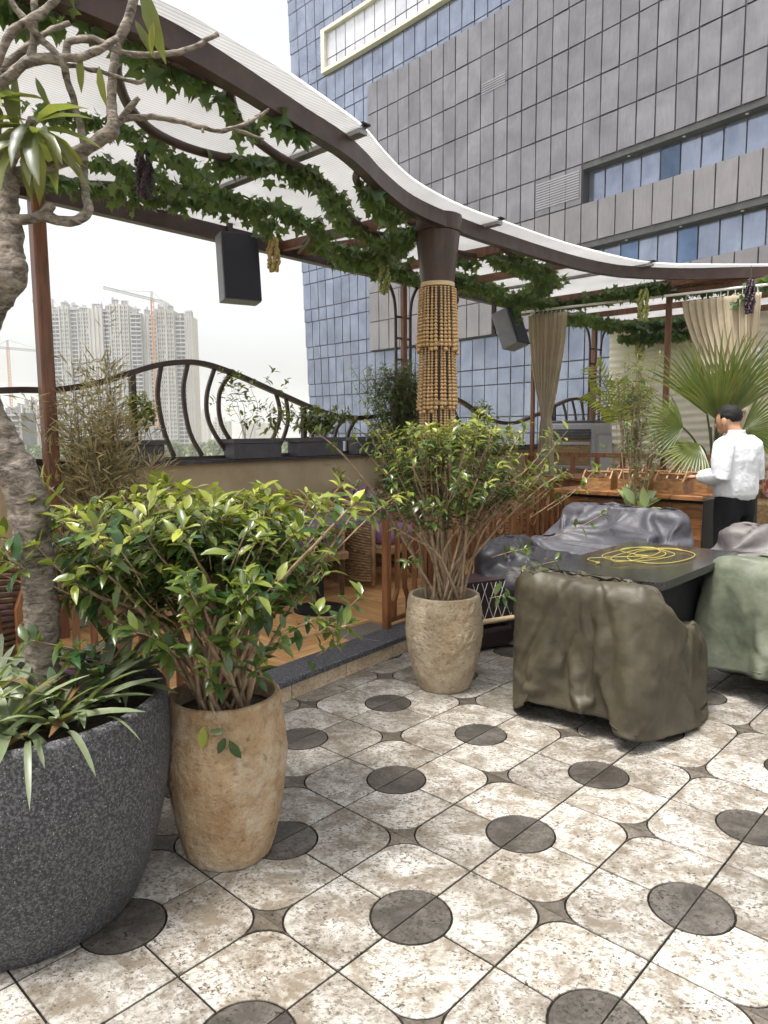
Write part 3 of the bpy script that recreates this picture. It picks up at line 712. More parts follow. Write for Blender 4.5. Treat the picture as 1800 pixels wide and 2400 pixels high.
for s0, s1 in zip([-.55]+RAFT[:-1], RAFT):
    n = 24; lo = []; hi = []
    for k in range(n+1):
        s_ = s0+.004+(s1-s0-.008)*k/n; lo.append((P(s_, edge_t(s_)), P(s_, TB)))
    b = MB(); row = []
    for (f, r_) in lo: row.append([f.lerp(r_, k/6) for k in range(7)])
    z0 = ZR
    b.sheet([[Vector((p.x, p.y, z0)) for p in r_] for r_ in row]); n0 = len(b.v)
    b.sheet([[Vector((p.x, p.y, z0+.012)) for p in reversed(r_)] for r_ in row])
    b.build('roof_sheet', 'roof_sheet', canopy, world=True)
MB().bar([P(p.x, p.y, ZR-.07) for p in spline([(s_, t_, 0) for s_, t_ in BEAM], 6)], .06, .105).build('front_beam', 'steel_brown', canopy, world=True)
MB().bar([P(p.x, p.y+.045, ZR-.105) for p in spline([(s_, t_, 0) for s_, t_ in BEAM], 6)], .012, .012).build('cable_line', 'dark_metal', canopy, world=True)
for s_ in (-.3, 1.1, 2.2, 3.2, 3.9, 4.9, 5.7, 6.5, 7.3):
    pass
MB().bar([P(-.55, 4.78, ZR-.08), P(2, 4.80, ZR-.08), P(5, 4.88, ZR-.08), P(8, 4.97, ZR-.08), P(11.3, 5.05, ZR-.08)], .07, .12).build('rear_beam', 'steel_brown', canopy, world=True)
for s_ in RAFT:
    if s_ < 8: MB().bar([P(s_, edge_t(s_)+.01, ZR-.013), P(s_, 4.86, ZR-.013)], .06, .022).build('joint_strip', 'alu_grey', canopy, world=True)
    if s_ < 8: MB().bar([P(s_, edge_t(s_)-.015, ZR+.02), P(s_, 4.86, ZR+.02)], .06, .01).build('cover_strip', 'dark_metal', canopy, world=True)
for (s0, t0, s1, t1) in ((4.5, 3.75, 4.15, 4.86), (5.3, 3.45, 5.2, 4.86), (4.05, 3.45, 3.95, 4.86), (7.78, 2.5, 7.78, 4.95), (7.95, 2.3, 7.95, 4.98), (9.2, 1.2, 9.2, 5.0), (10.2, .8, 10.2, 5.0), (6.2, 3.4, 6.2, 4.9)):
    MB().bar([P(s0, t0, ZR-.07), P(s1, t1, ZR-.07)], .05, .07).build('rafter', 'steel_wood', canopy, world=True)
for z_ in (ZR-.16,): MB().bar([P(7.86, 2.0, z_), P(7.86, 5.0, z_)], .05, .06).build('curtain_beam', 'steel_wood', canopy, world=True)
PIPES = dict(
    p0=[(.4, 2.72), (1.25, 2.74), (1.38, 2.74), (1.56, 2.755), (1.72, 2.755), (1.88, 2.76), (2.11, 2.765), (2.31, 2.79)],
    pa=[(1.52, 2.85), (1.6, 3.02), (1.78, 3.26), (1.97, 3.42), (2.17, 3.49), (2.37, 3.49), (2.59, 3.42), (2.75, 3.29)],
    pb=[(2.0, 2.78), (2.08, 2.88), (2.24, 3.04), (2.44, 3.16), (2.66, 3.25), (2.95, 3.32), (3.22, 3.45), (3.66, 3.74), (4.0, 3.9), (4.25, 3.93), (4.5, 3.8)],
    pc=[(3.1, 3.08), (3.27, 3.25), (3.79, 3.51), (4.15, 3.56)],
    pd=[(4.6, 3.75), (4.8, 3.85), (5.01, 3.86), (5.21, 3.82), (5.46, 3.74), (5.6, 3.55)],
    pe=[(5.2, 3.5), (5.41, 3.55), (5.94, 3.66), (6.43, 3.83), (6.87, 4.16), (7.15, 4.55), (7.26, 4.88)],
    pf=[(1.75, 4.75), (2.3, 4.3), (2.9, 4.05), (3.4, 4.1), (3.8, 4.3), (4.1, 4.8)])
for nm, pts in PIPES.items():
    MB().tube(spline([P(s_, t_, ZR-.09) for s_, t_ in pts], 6), .024, 8).build('curved_pipe', 'steel_brown', canopy, smooth=True, world=True)
for (s_, t_, w, z0, mt) in ((1.93, 4.72, .085, .1, 'steel_wood'), (5.58, 4.92, .055, 1.22, 'steel_wood'), (9.72, 4.95, .07, 1.22, 'steel_wood'), (7.8, 4.77, .045, .1, 'steel_wood'), (7.88, 3.16, .055, .1, 'steel_wood'), (7.8, 1.92, .07, 0, 'steel_wood'), (-.4, 4.75, .085, .1, 'steel_wood')):
    MB().bbox(P(s_, t_, (z0+ZR-.02)/2), (w, w, ZR-.02-z0), w*.12, RU).build('pole', mt, canopy, world=True)
# ladder arches each side of two poles
for s_ in (5.58, 9.72):
    for sg in (-1, 1):
        k = 1 if s_ < 6 else 1.5
        MB().tube(spline([P(s_+sg*.28*k, 4.93, 2.93), P(s_+sg*.19*k, 4.93, 2.85), P(s_+sg*.12*k, 4.93, 2.68), P(s_+sg*.11*k, 4.93, 2.3), P(s_+sg*.11*k, 4.93, 1.23)], 6), .016, 8).build('arch_tube', 'steel_brown', canopy, smooth=True, world=True)
    for z_ in (2.57, 2.36, 2.15, 1.94, 1.73): MB().bar([P(s_-.11*k, 4.93, z_), P(s_+.11*k, 4.93, z_)], .015, .02).build('rung', 'steel_brown', canopy, world=True)

# ---- bead hung column
cs, ct = 4.38, 3.52
colm = thing('bead_column', 'round brown column with flared collar hung with tiers of tan wooden beads', 'column', P(cs, ct, .1))
MB().lathe([(.105, 0), (.105, 2.9)], 24).build('shaft', 'column_brown', colm, smooth=False)
auto_smooth(MB().lathe([(.125, 2.44), (.168, 2.80), (.180, 2.805), (.184, 2.86), (.182, 2.92), (.12, 2.925)][0:6], 32).build('collar', 'column_brown', colm))
tiers = [(2.44, 1.95, .125), (2.0, 1.50, .122), (1.56, 1.06, .116), (1.12, .55, .108)]
for (zt, zb, r0) in tiers:
    auto_smooth(MB().lathe([(r0-.02, zt-.035), (r0+.004, zt-.03), (r0+.004, zt), (r0-.02, zt+.002)], 28).build('rope_band', 'bead_rope', colm))
    ns = 26
    for k in range(ns):
        th = 2*math.pi*k/ns + random.uniform(-.05, .05); b = MB(); z_ = zt-.04; zend = zb + random.uniform(-.025, .035); j = 0
        while z_ > zend:
            f = (zt-z_)/(zt-zb); rb = .0085 + .0085*max(0, min(1, f)) + random.uniform(-.0006, .0006); rr = r0 + .006 + .016*f + (.004 if k % 2 else 0)
            b.ball((rr*math.cos(th), rr*math.sin(th), z_-rb), (rb, rb, rb*.92), 8, 6); z_ -= rb*1.86
        b.build('bead_strand', 'bead', colm, smooth=True)

# ================================================================== leaves
def T_oval(w=.44, curl=.16, fold=.07, rows=((0, .06), (.18, .62), (.45, 1.0), (.75, .72), (1.0, .03))):
    vs = []; fs = []
    for (y, k) in rows:
        zc = -curl*y*y; hw = w/2*k
        vs += [(-hw, y, zc+fold*k), (0, y, zc), (hw, y, zc+fold*k)]
    for i in range(len(rows)-1):
        q = i*3; fs += [(q, q+1, q+4, q+3), (q+1, q+2, q+5, q+4)]
    return np.array(vs), fs
def T_ivy():
    out = [(0, 1.0), (.13, .68), (.24, .52), (.52, .56), (.36, .28), (.40, .02), (.14, .06), (0, -.02), (-.14, .06), (-.40, .02), (-.36, .28), (-.52, .56), (-.24, .52), (-.13, .68)]
    vs = [(0, .36, 0)] + [(x, y, .10*abs(x)*2 - .22*max(0, y-.4)) for x, y in out]
    return np.array(vs), [(0, i+1, (i+1) % len(out)+1) for i in range(len(out))]
def T_blade(w=.12, curl=.5, fold=.03, n=6):
    rows = [(k/n, (.55 + .45*math.sin(math.pi*min(1, k/n*1.1)))*(1 if k < n else .04)) for k in range(n+1)]
    return T_oval(w, curl, fold, rows)
TPL = dict(droop=T_blade(.13, 1.1, .03, 7), oval=T_oval(), oval2=T_oval(.40, .34, .10), ivy2=None, ivy=T_ivy(), blade=T_blade(), lance=T_oval(.2, .25, .05, ((0, .15), (.45, 1), (1, .05))), long=T_oval(.24, .32, .07))
def frame(p, d, n, size, sx=1.0):
    d = Vector(d).normalized(); n = Vector(n); x = d.cross(n)
    x = x.normalized() if x.length > 1e-6 else d.orthogonal().normalized(); n = x.cross(d)
    return Matrix(((x.x*size*sx, d.x*size, n.x*size, p[0]), (x.y*size*sx, d.y*size, n.y*size, p[1]), (x.z*size*sx, d.z*size, n.z*size, p[2]), (0, 0, 0, 1)))
LEAFME = {}
_v, _f = T_ivy(); _v = _v.copy(); _v[:, 2] += .35*np.abs(_v[:, 0]) - .25*_v[:, 1]**2; _v[:, 0] *= 1.12; TPL['ivy2'] = (_v, _f)
def leaf_me(tpl, mat, tq):
    k = (tpl, mat, tq)
    if k not in LEAFME:
        b = MB(); vs, fs = TPL[tpl]; b.add(vs.tolist(), fs); b.tint = [tq/7.0]*len(fs); LEAFME[k] = b.mesh('leaf', mat, True)
    return LEAFME[k]
def foliage(parent, specs, tpl, mat, nparts, name='leaf', rest='leaves'):
    """specs: (world matrix, tint). The nearest nparts become leaves of their own, the rest one mesh."""
    inv = XF[parent.name].inverted(); camp = Vector((0, 0, CAM_H))
    specs = sorted(specs, key=lambda q: (q[0].translation-camp).length / max(q[0].col[1].xyz.length, 1e-4))
    for m, t in specs[:nparts]:
        o = bpy.data.objects.new(name, leaf_me(tpl, mat, int(max(0, min(.999, t))*8))); o.matrix_basis = inv @ m; link(o, parent)
    R_ = specs[nparts:]
    if R_:
        vs, fs = TPL[tpl]; h = np.c_[vs, np.ones(len(vs))]
        A = np.array([np.array(inv @ m)[:3] for m, t in R_]); V = np.einsum('nij,kj->nki', A, h).reshape(-1, 3)
        n = len(vs); b = MB(); b.v = V.tolist(); b.f = [tuple(i+n*k for i in f) for k in range(len(R_)) for f in fs]
        b.tint = [max(0, min(1, t)) for m, t in R_ for f in fs]
        tag(b.build(rest, mat, parent, smooth=True), kind='stuff')
def rv(s=1.0): return Vector((random.gauss(0, s), random.gauss(0, s), random.gauss(0, s)))

# ================================================================== ivy garlands and grapes on the canopy
IV = 2.94
def ivy(label, pts, per_m, spread, size, nparts, z=IV, hang=.05, tint=(.0, .55)):
    path = spline([P(*p, z) if len(p) == 2 else P(*p) for p in pts], 8); c = path[len(path)//2]
    g = thing('ivy_garland', label, 'ivy garland', path[0], group='ivy garlands under the canopy')
    MB().tube([p + Vector((0, 0, .012*math.sin(i*1.7))) for i, p in enumerate(path)], .006, 6).build('stem', 'ivy_stem', g, smooth=True, world=True)
    L_ = sum((path[i+1]-path[i]).length for i in range(len(path)-1)); n = int(L_*per_m); sp = []
    for k in range(n):
        f = random.random()*(len(path)-1); i = int(f); p = path[i].lerp(path[min(i+1, len(path)-1)], f-i)
        o = rv(spread*.62); o.z = -abs(random.gauss(0, hang*.7)) + random.uniform(0, .03); q = p + o
        d = Vector((o.x, o.y, 0))*2 + Vector((0, 0, -.12)) + rv(.07); nn = Vector((-q.x, -q.y, CAM_H-q.z)).normalized()*.7 + rv(.5) + Vector((0, 0, .5))
        sp.append((frame(q, d, nn, size*.88*random.uniform(.6, 1.25)), tint[0] + (tint[1]-tint[0])*random.random()**1.6 + (.3 if random.random() < .07 else 0)))
    h_ = [random.random() < .5 for _ in sp]
    foliage(g, [q for q, a_ in zip(sp, h_) if a_], 'ivy', 'leaf_ivy', nparts//2); foliage(g, [q for q, a_ in zip(sp, h_) if not a_], 'ivy2', 'leaf_ivy', nparts//2); return g
ivy('broad leaved ivy garland along the front beam behind the bare branches', [(1.1, 2.8), (1.36, 2.7), (1.53, 2.73), (1.65, 2.83), (1.74, 2.79), (1.86, 2.82), (1.98, 2.86), (2.08, 2.88), (2.22, 3.0), (2.35, 3.12)], 65, .035, .095, 120)
ivy('short clump of broad ivy leaves hanging from the middle of the front beam', [(2.27, 2.82), (2.39, 2.88), (2.52, 2.89)], 160, .03, .095, 40)
ivy('dense dark ivy clump behind the bare branches at the top left corner', [(1.0, 2.85), (1.1, 2.8), (1.2, 2.75), (1.22, 2.66)], 260, .06, .075, 60)
ivy('ivy garland below the looping pipe, passing behind the bare branches', [(1.49, 3.57), (1.6, 3.52), (1.75, 3.51), (1.91, 3.5), (2.08, 3.54), (2.25, 3.64), (2.44, 3.75), (2.61, 3.92)], 190, .045, .065, 150)
ivy('lower ivy garland along the rear beam above the square speaker', [(1.87, 4.5), (2.04, 4.4), (2.26, 4.4), (2.46, 4.36), (2.63, 4.27), (2.83, 4.2), (3.08, 4.16), (3.36, 4.27), (3.58, 4.5)], 210, .06, .075, 160)
ivy('short ivy garland beside the dark purple grapes', [(1.95, 4.0), (2.13, 4.02), (2.29, 4.01), (2.49, 4.04), (2.67, 3.97)], 170, .05, .08, 90)
ivy('ivy garland descending to the amber grapes near the speaker', [(2.7, 4.0), (2.93, 3.96), (3.21, 3.96), (3.49, 4.05), (3.79, 4.18), (4.12, 4.55)], 210, .055, .075, 120)
ivy('ivy garland winding along the curved pipe under the white sheets', [(2.45, 3.53), (2.6, 3.36), (2.84, 3.34), (3.1, 3.41), (3.41, 3.61), (3.76, 3.86), (4.2, 4.04)], 230, .055, .075, 140)
ivy('ivy garland wrapped round the bead column collar on its left', [(4.21, 4.41), (4.59, 4.46), (4.42, 4.0), (4.2, 3.7)], 416, 0.095, .08, 100)
ivy('short ivy clump hanging inside the front beam left of the column', [(3.32, 3.23), (3.62, 3.4), (3.9, 3.5)], 230, .045, .09, 60)
ivy('upper ivy run over the rear beam left of the column', [(4.64, 4.83), (4.59, 4.5), (4.68, 4.25), (4.36, 3.8)], 190, .06, .075, 60)
ivy('lower ivy run along the rear beam behind the column', [(4.44, 4.62), (4.8, 4.67), (5.12, 4.67), (5.51, 4.73)], 368, 0.081, .075, 80)
ivy('ivy garland along the rear beam right of the bead column', [(5.6, 4.5), (5.9, 4.46), (6.25, 4.53), (6.63, 4.56), (7.23, 4.78)], 384, 0.088, .08, 80)
ivy('small ivy tuft on the pipe just right of the column collar', [(5.2, 3.97), (5.38, 3.9)], 170, .05, .09, 20)
ivy('ivy garland curling round the S shaped pipe right of the column', [(5.39, 3.66), (5.79, 3.68), (6.3, 3.77), (6.75, 4.0), (7.0, 4.3), (7.2, 4.7)], 384, 0.095, .085, 120)
ivy('long ivy garland over the curtain rail between the two curtains', [(7.3, 4.75), (7.8, 4.5), (7.87, 4.14), (7.75, 3.75), (7.72, 3.43), (7.82, 3.2)], 416, 0.108, .095, 100)
ivy('ivy garland on the far rafters behind the thin brown pole', [(8.58, 4.75), (9.3, 4.72), (10.0, 4.6), (10.0, 4.2), (10.1, 3.6)], 416, 0.135, .1, 60, z=2.9)
ivy('ivy hanging over the cream wall below the far rafters', [(9.9, 4.55), (10.05, 4.2), (10.1, 3.8), (10.1, 3.3)], 448, 0.121, .1, 60, z=2.72)
ivy('ivy garland above the open curtain at the right edge', [(7.98, 3.15), (8.1, 2.95), (8.2, 2.6), (8.3, 2.3), (8.4, 2.0)], 416, 0.108, .095, 90)
ivy('drooping ivy sprig with grapes in front of the right curtain', [(7.75, 2.42, 2.62), (7.72, 2.36, 2.74), (7.74, 2.25, 2.86), (7.8, 2.1, 2.9)], 130, .05, .09, 30)
ivy('ivy sprig trailing over the tilted speaker by the curtain', [(7.1, 4.55, 2.62), (7.1, 4.6, 2.75), (7.12, 4.66, 2.88)], 90, .03, .085, 20, tint=(.3, .9))
def grapes(label, s_, t_, ztop, h, mat, r=.014, w=.046):
    g = thing('grape_bunch', label, 'grapes', P(s_, t_, ztop-h), group='artificial grapes')
    b = MB(); b.tube([(0, 0, h+.14), (0, 0, h*.3)], .003, 5).build('stalk', 'ivy_stem', g)
    b = MB(); k = 0
    for j in range(int(h/.014)):
        z_ = h - j*.014; f = 1-j*.014/h; w_ = w*(.35+.65*math.sin(math.pi*min(1, f*.75+.12)))
        for q in range(5):
            a = j*2.4 + q*1.257; b.ball((w_*math.cos(a)*random.uniform(.6, 1), w_*math.sin(a)*random.uniform(.6, 1), z_+random.uniform(-.006, .006)), r*random.uniform(.85, 1.1), 7, 5)
    tag(b.build('berries', mat, g, smooth=True), kind='stuff')
grapes('dark purple grape bunch hanging left under the ivy', 2.06, 3.64, 2.92, .26, 'grape_dark')
grapes('amber grape bunch hanging right of the square speaker', 3.51, 4.39, 2.86, .24, 'grape_amber', .015, .045)
grapes('green grape bunch hanging left of the bead column', 4.69, 4.36, 2.88, .27, 'grape_green', .015, .045)
grapes('dark grape bunch hanging close right of the bead column', 5.85, 4.5, 2.86, .28, 'grape_dark', .015, .045)
grapes('pale green grape bunch hanging on the thin brown pole', 7.55, 3.3, 2.88, .32, 'grape_green', .017, .06)
grapes('dark grape bunch hanging in front of the right curtain', 7.6, 2.27, 2.84, .32, 'grape_dark', .016, .042)
grapes('green grape bunch hanging over the cream wall', 10.0, 4.4, 2.75, .36, 'grape_green', .019, .06)
grapes('amber grape bunch at the right edge above the palm', 7.72, 1.98, 2.5, .2, 'grape_amber', .017, .05)

# ================================================================== speakers
def speaker(label, loc, rz, tilt, w, d, h):
    g = thing('loudspeaker', label, 'speaker', loc, rz, 'loudspeakers under the canopy')
    m = Matrix.Rotation(tilt, 3, 'X')
    for nm, mt, c, sz in (('cabinet', 'speaker_lit_side', (0, d*.06, 0), (w, d*.88, h)), ('grille', 'speaker_face', (0, -d*.45, 0), (w*.985, d*.1, h*.985))):
        MB().bbox(m @ Vector(c), sz, .008, m).build(nm, mt, g)
    MB().bar([m @ Vector((0, d*.5, h*.1)), Vector((0, d*.5+.10, h*.12))], .05, .05).build('bracket', 'dark_metal', g)
    MB().bar([Vector((0, d*.5+.10, h*.5+.2)), Vector((0, d*.5+.10, -h*.1))], .04, .04, (0, 1, 0)).build('mount_bar', 'steel_brown', g)
    return g
speaker('large dark blue square speaker hung from the rear beam at left', P(3.36, 4.62, 2.66), UA-R(16), R(-6), .29, .15, .5)
sp2 = speaker('tilted dark speaker on a bracket beside the left curtain', P(7.16, 4.68, 2.58), UA+R(10), R(-20), .34, .22, .42)

# ================================================================== pots, bushes, tree
def pot(name, label, loc, prof, mat, soilz, inner, wobamp, n=170):
    g = thing(name, label, 'plant pot', loc)
    wob = lambda t, z: wobamp*noise.noise(Vector((math.cos(t)*3+loc[0]*9, math.sin(t)*3, z*7))) + wobamp*1.0*noise.noise(Vector((math.cos(t)*8, math.sin(t)*8+loc[1]*5, z*34))) - wobamp*2.0*max(0, noise.noise(Vector((math.cos(t)*15, math.sin(t)*15+loc[1]*5, z*60)))-.12)*(1 if .01 < z < .55 else .3)
    pr = spline([(r_, 0, z_) for r_, z_ in prof], 9); pr = [(max(.004, p.x), p.z) for p in pr]
    MB().lathe(pr, n, wob=wob).build('body', mat, g, smooth=True)
    MB().lathe([(inner, soilz-.03), (inner, soilz), (inner*.5, soilz+.012), (.01, soilz+.02)], 24, wob=lambda t, z: .04*noise.noise(Vector((math.cos(t)*5, math.sin(t)*5, z*30)))).build('soil', 'soil', g, smooth=True)
    return g
p1x, p1y = -.545, 2.36
pot('stone_pot', 'tall ochre rough stone pot beside the grey planter', (p1x, p1y, 0), [(.135, 0), (.15, .02), (.178, .14), (.198, .28), (.205, .36), (.200, .46), (.19, .54), (.186, .56), (.178, .565), (.168, .558), (.165, .5), (.165, .46)], 'pot_ochre', .50, .168, .022)
p2x, p2y = .333, 3.95
pot('stone_pot', 'cream rough stone pot in front of the bead column', (p2x, p2y, 0), [(.135, 0), (.15, .02), (.185, .13), (.21, .26), (.217, .34), (.21, .44), (.2, .51), (.196, .53), (.188, .535), (.176, .528), (.172, .48), (.172, .43)], 'pot_cream', .47, .175, .02)
p3x, p3y = -1.12, 2.1
pot('grey_planter', 'large speckled grey planter in the lower left corner', (p3x, p3y, 0), [(.31, 0), (.335, .015), (.385, .14), (.425, .3), (.443, .42), (.447, .52), (.442, .62), (.437, .645), (.425, .65), (.41, .645), (.405, .58), (.40, .5)], 'planter_grey', .59, .405, .0, 72)

def bush(name, label, cat, root, tips, leaf, nl, mat, nparts, tint_fn, stem_mat='stem', r0=.009, spread=.04, tpl='oval', sx=1.0, up_b=.35, along=.16, stem_every=4):
    g = thing(name, label, cat, root); root = Vector(root); sp = []
    twigs = MB()
    for i, tip in enumerate(tips):
        tip = Vector(tip); a = random.uniform(0, 6.283); b0 = root + Vector((math.cos(a), math.sin(a), 0))*spread*random.random()**.5
        hd = Vector((tip.x-b0.x, tip.y-b0.y, 0)); mid = b0 + hd*.42 + Vector((0, 0, (tip.z-b0.z)*.55)) + rv(.02); q2 = b0 + hd*.8 + Vector((0, 0, (tip.z-b0.z)*.84)) + rv(.015)
        path = spline([b0, mid, q2, tip], 5); n = len(path)
        rr_ = [r0*(1-.72*j/(n-1))*random.uniform(.9, 1.1) for j in range(n)]
        if i % stem_every == 0: MB().tube(path, rr_, 6).build('stem', stem_mat, g, smooth=True, world=True)
        else: twigs.tube(path[n//2:], [q*.5 for q in rr_[n//2:]], 5)
        d0 = (path[-1]-path[-3]).normalized()
        for j in range(nl):
            f = random.random()**1.4; p = path[-1] - d0*(along*f) + rv(.006)
            az = j*2.4+i; side = d0.orthogonal().normalized(); side = Matrix.Rotation(az, 3, d0) @ side
            d = side*(.8+.4*f) + d0*(.5-.4*f) + Vector((0, 0, up_b*.3)) + rv(.2)
            nn = Vector((0, 0, 1)) + d0*.5 - side*.3 + rv(.25)
            s_ = leaf*random.uniform(.5, 1.2)*(1-.25*(1-f)); sp.append((frame(p, d, nn, s_, sx*random.uniform(.8, 1.2)), tint_fn(p, f)))
            if random.random() < .5: twigs.tube([p, p+d.normalized()*s_*.25], .0012, 4, False)
    if twigs.v: tag(twigs.build('twigs', stem_mat, g, smooth=True, world=True), kind='stuff')
    if tpl == 'oval':
        h_ = [random.random() < .55 for _ in sp]
        foliage(g, [q for q, a_ in zip(sp, h_) if a_], 'oval', mat, nparts//2); foliage(g, [q for q, a_ in zip(sp, h_) if not a_], 'oval2', mat, nparts//2)
    else: foliage(g, sp, tpl, mat, nparts)
    return g
def crown(c, r, n, bias=.55, zmin=-.6):
    out = []
    while len(out) < n:
        v = rv(1).normalized(); v *= random.uniform(bias, 1)*(1 + .55*noise.noise(v*1.7+Vector(c)*3))
        if v.z < zmin: continue
        out.append((c[0]+v.x*r[0], c[1]+v.y*r[1], c[2]+v.z*r[2]))
    return out
def clear_cam(pts, d=.9): return [p for p in pts if (Vector(p)-Vector((0, 0, CAM_H))).length > d]
tips1 = [p_ for p_ in crown((-.65, 2.40, 1.03), (.60, .46, .22), 290, .5, -.35) if p_[0] < -.17 or p_[2] < .9] + [(-.66+random.gauss(0, .24), 2.35+random.gauss(0, .22), 1.20+random.gauss(0, .03)) for k in range(90)] \
    + [(-.52, 2.03, .76), (-.62, 2.02, .82), (-.45, 2.05, .84), (-.4, 2.0, .9), (-.7, 1.98, .88), (-.55, 2.0, .92), (-.78, 2.02, .9), (-.1, 2.2, .84), (-.08, 2.22, .92), (-.12, 2.3, .78), (-.95, 1.95, .74), (-.9, 2.02, .80), (-1.0, 1.98, .86), (-.35, 2.06, .78), (-.3, 2.08, .86), (-.2, 2.15, .88)]
bush('ficus_shrub', 'broad glossy ficus shrub with yellow green tips in the ochre pot', 'shrub', (p1x, p1y, .50), tips1, .08, 13, 'leaf_ficus', 300,
     lambda p, f: (.3*random.random()**2 + (.75*random.random() if f < .25 else 0)*max(.15, min(1, (p.z-.8)*3)) + max(0, (p.z-1.08))*1.4*random.random()), r0=.0085, spread=.09, stem_every=7)
tips2 = crown((.36, 3.98, 1.2), (.56, .46, .31), 240, .5, -.5) + [(.36+random.gauss(0, .25), 3.95+random.gauss(0, .2), 1.44+random.gauss(0, .03)) for k in range(70)] \
    + [(1.02, 3.7, 1.15), (1.12, 3.68, 1.0), (.95, 3.75, 1.22), (.88, 3.6, .78), (.8, 3.55, .74), (.74, 3.62, .84), (.92, 3.8, 1.27), (-.25, 3.9, 1.22), (-.3, 4.0, 1.25), (-.2, 3.9, 1.12), (.05, 3.6, .95), (.1, 3.55, .8), (.62, 3.5, .62), (1.1, 3.72, 1.24)]
bush('ficus_shrub', 'upright twiggy ficus shrub with small leaves in the cream pot', 'shrub', (p2x, p2y, .47), tips2, .068, 12, 'leaf_ficus', 300,
     lambda p, f: (.3*random.random()**2 + (.6*random.random() if f < .3 else 0)*max(.2, min(1, (p.z-.95)*3)) + max(0, (p.z-1.3))*2.0*random.random()), r0=.009, spread=.10, stem_every=8)
# twig hanging over the pot rim
tw = thing('fallen_twig', 'short leafy twig hanging over the ochre pot rim', 'twig', (p1x+.02, p1y-.2, .56))
MB().tube(spline([(-.03, .04, .03), (.0, -.01, .0), (.02, -.02, -.05), (.04, -.02, -.07)], 4), .003, 5).build('stem', 'stem', tw)
foliage(tw, [(frame((p1x+.06, p1y-.222, .49), (.5, -.1, -.8), (0, -1, .3), .07), .1), (frame((p1x+.05, p1y-.222, .50), (-.4, -.1, -.8), (0, -1, .3), .06), .1), (frame((p1x-.02, p1y-.21, .53), (-.1, -.1, -1), (0, -1, .3), .075), .7), (frame((p1x+.05, p1y-.222, .52), (-.9, -.1, .0), (0, -1, .5), .05), .2)], 'oval', 'leaf_ficus', 9)

# ---- bare branching tree in the grey planter
tree = thing('frangipani_tree', 'gnarled grey barked tree with bare crooked branches in the grey planter', 'tree', (-1.02, 2.05, .58))
TR = [(-1.017, 2.05, .55), (-1.009, 2.06, .759), (-1.003, 2.06, .964), (-1.015, 2.06, 1.165), (-1.032, 2.05, 1.301), (-1.085, 2.04, 1.41), (-1.128, 2.03, 1.529), (-1.135, 2.02, 1.656), (-1.09, 2.02, 1.771), (-1.019, 2.02, 1.861), (-1.011, 2.03, 1.931), (-1.008, 2.03, 2.031), (-1.004, 2.03, 2.131)]
TRr = [.058, .05, .046, .05, .056, .06, .055, .05, .05, .047, .034, .027, .026]
def limb(pts, rads, n=12, amp=.08, name='branch', sub=6):
    pr = spline([(*p,) for p in pts], sub); m = len(pr); rr = []
    for i in range(m):
        f = i/(m-1)*(len(rads)-1); k = min(int(f), len(rads)-2); rr.append((rads[k]+(rads[k+1]-rads[k])*(f-k))*(1+amp*noise.noise(pr[i]*30)))
    b = MB(); b.tube(pr, rr, n)
    b.v = [tuple(Vector(v) + Vector(noise.noise_vector(Vector(v)*38))*amp*.05) for v in b.v]
    return b.build(name, 'bark', tree, smooth=True, world=True)
limb(TR, TRr, 20, .16, 'trunk', 10)
b = MB(); b.ball((-.972, 1.995, 1.885), (.022, .02, .022), 10, 8); b.build('knot', 'bark', tree, smooth=True, world=True)
B1 = [(-1.006, 2.03, 2.124), (-.954, 2.05, 2.146), (-.875, 2.06, 2.175), (-.811, 2.07, 2.21), (-.769, 2.08, 2.24), (-.738, 2.09, 2.27), (-.742, 2.1, 2.326), (-.74, 2.1, 2.379), (-.731, 2.1, 2.441), (-.714, 2.1, 2.503), (-.684, 2.1, 2.56), (-.653, 2.1, 2.66)]
limb(B1, [.02, .019, .018, .018, .019, .02, .014, .012, .012, .012, .0125, .012])
limb([(-.738, 2.09, 2.27), (-.72, 2.12, 2.308), (-.653, 2.16, 2.329), (-.607, 2.2, 2.337), (-.529, 2.24, 2.333), (-.479, 2.28, 2.337), (-.391, 2.3, 2.373), (-.344, 2.32, 2.416)], [.012, .009, .008, .008, .0075, .007, .006, .004])
limb([(-.529, 2.24, 2.335), (-.525, 2.235, 2.315)], [.006, .004])
limb([(-.45, 2.29, 2.35), (-.40, 2.3, 2.335), (-.355, 2.31, 2.325)], [.006, .005, .003])
limb([(-.715, 2.09, 2.296), (-.685, 2.07, 2.313), (-.653, 2.06, 2.337)], [.009, .008, .006])
limb([(-1.01, 1.98, 2.29), (-.972, 1.95, 2.323), (-.939, 1.95, 2.347), (-.891, 1.95, 2.381), (-.822, 1.97, 2.395), (-.774, 1.98, 2.402), (-.728, 2.0, 2.433), (-.692, 2.02, 2.468)], [.016, .014, .013, .012, .011, .011, .01, .008])
limb([(-.81, 1.98, 2.40), (-.803, 1.98, 2.441), (-.748, 2.0, 2.456), (-.704, 2.02, 2.443), (-.668, 2.04, 2.44), (-.589, 2.06, 2.447), (-.539, 2.08, 2.464), (-.489, 2.1, 2.494), (-.448, 2.12, 2.53)], [.009, .009, .009, .009, .0085, .008, .0075, .007, .007])
limb([(-.867, 1.94, 2.56), (-.87, 1.94, 2.481), (-.88, 1.95, 2.429), (-.888, 1.95, 2.386)], [.008, .0085, .009, .01])
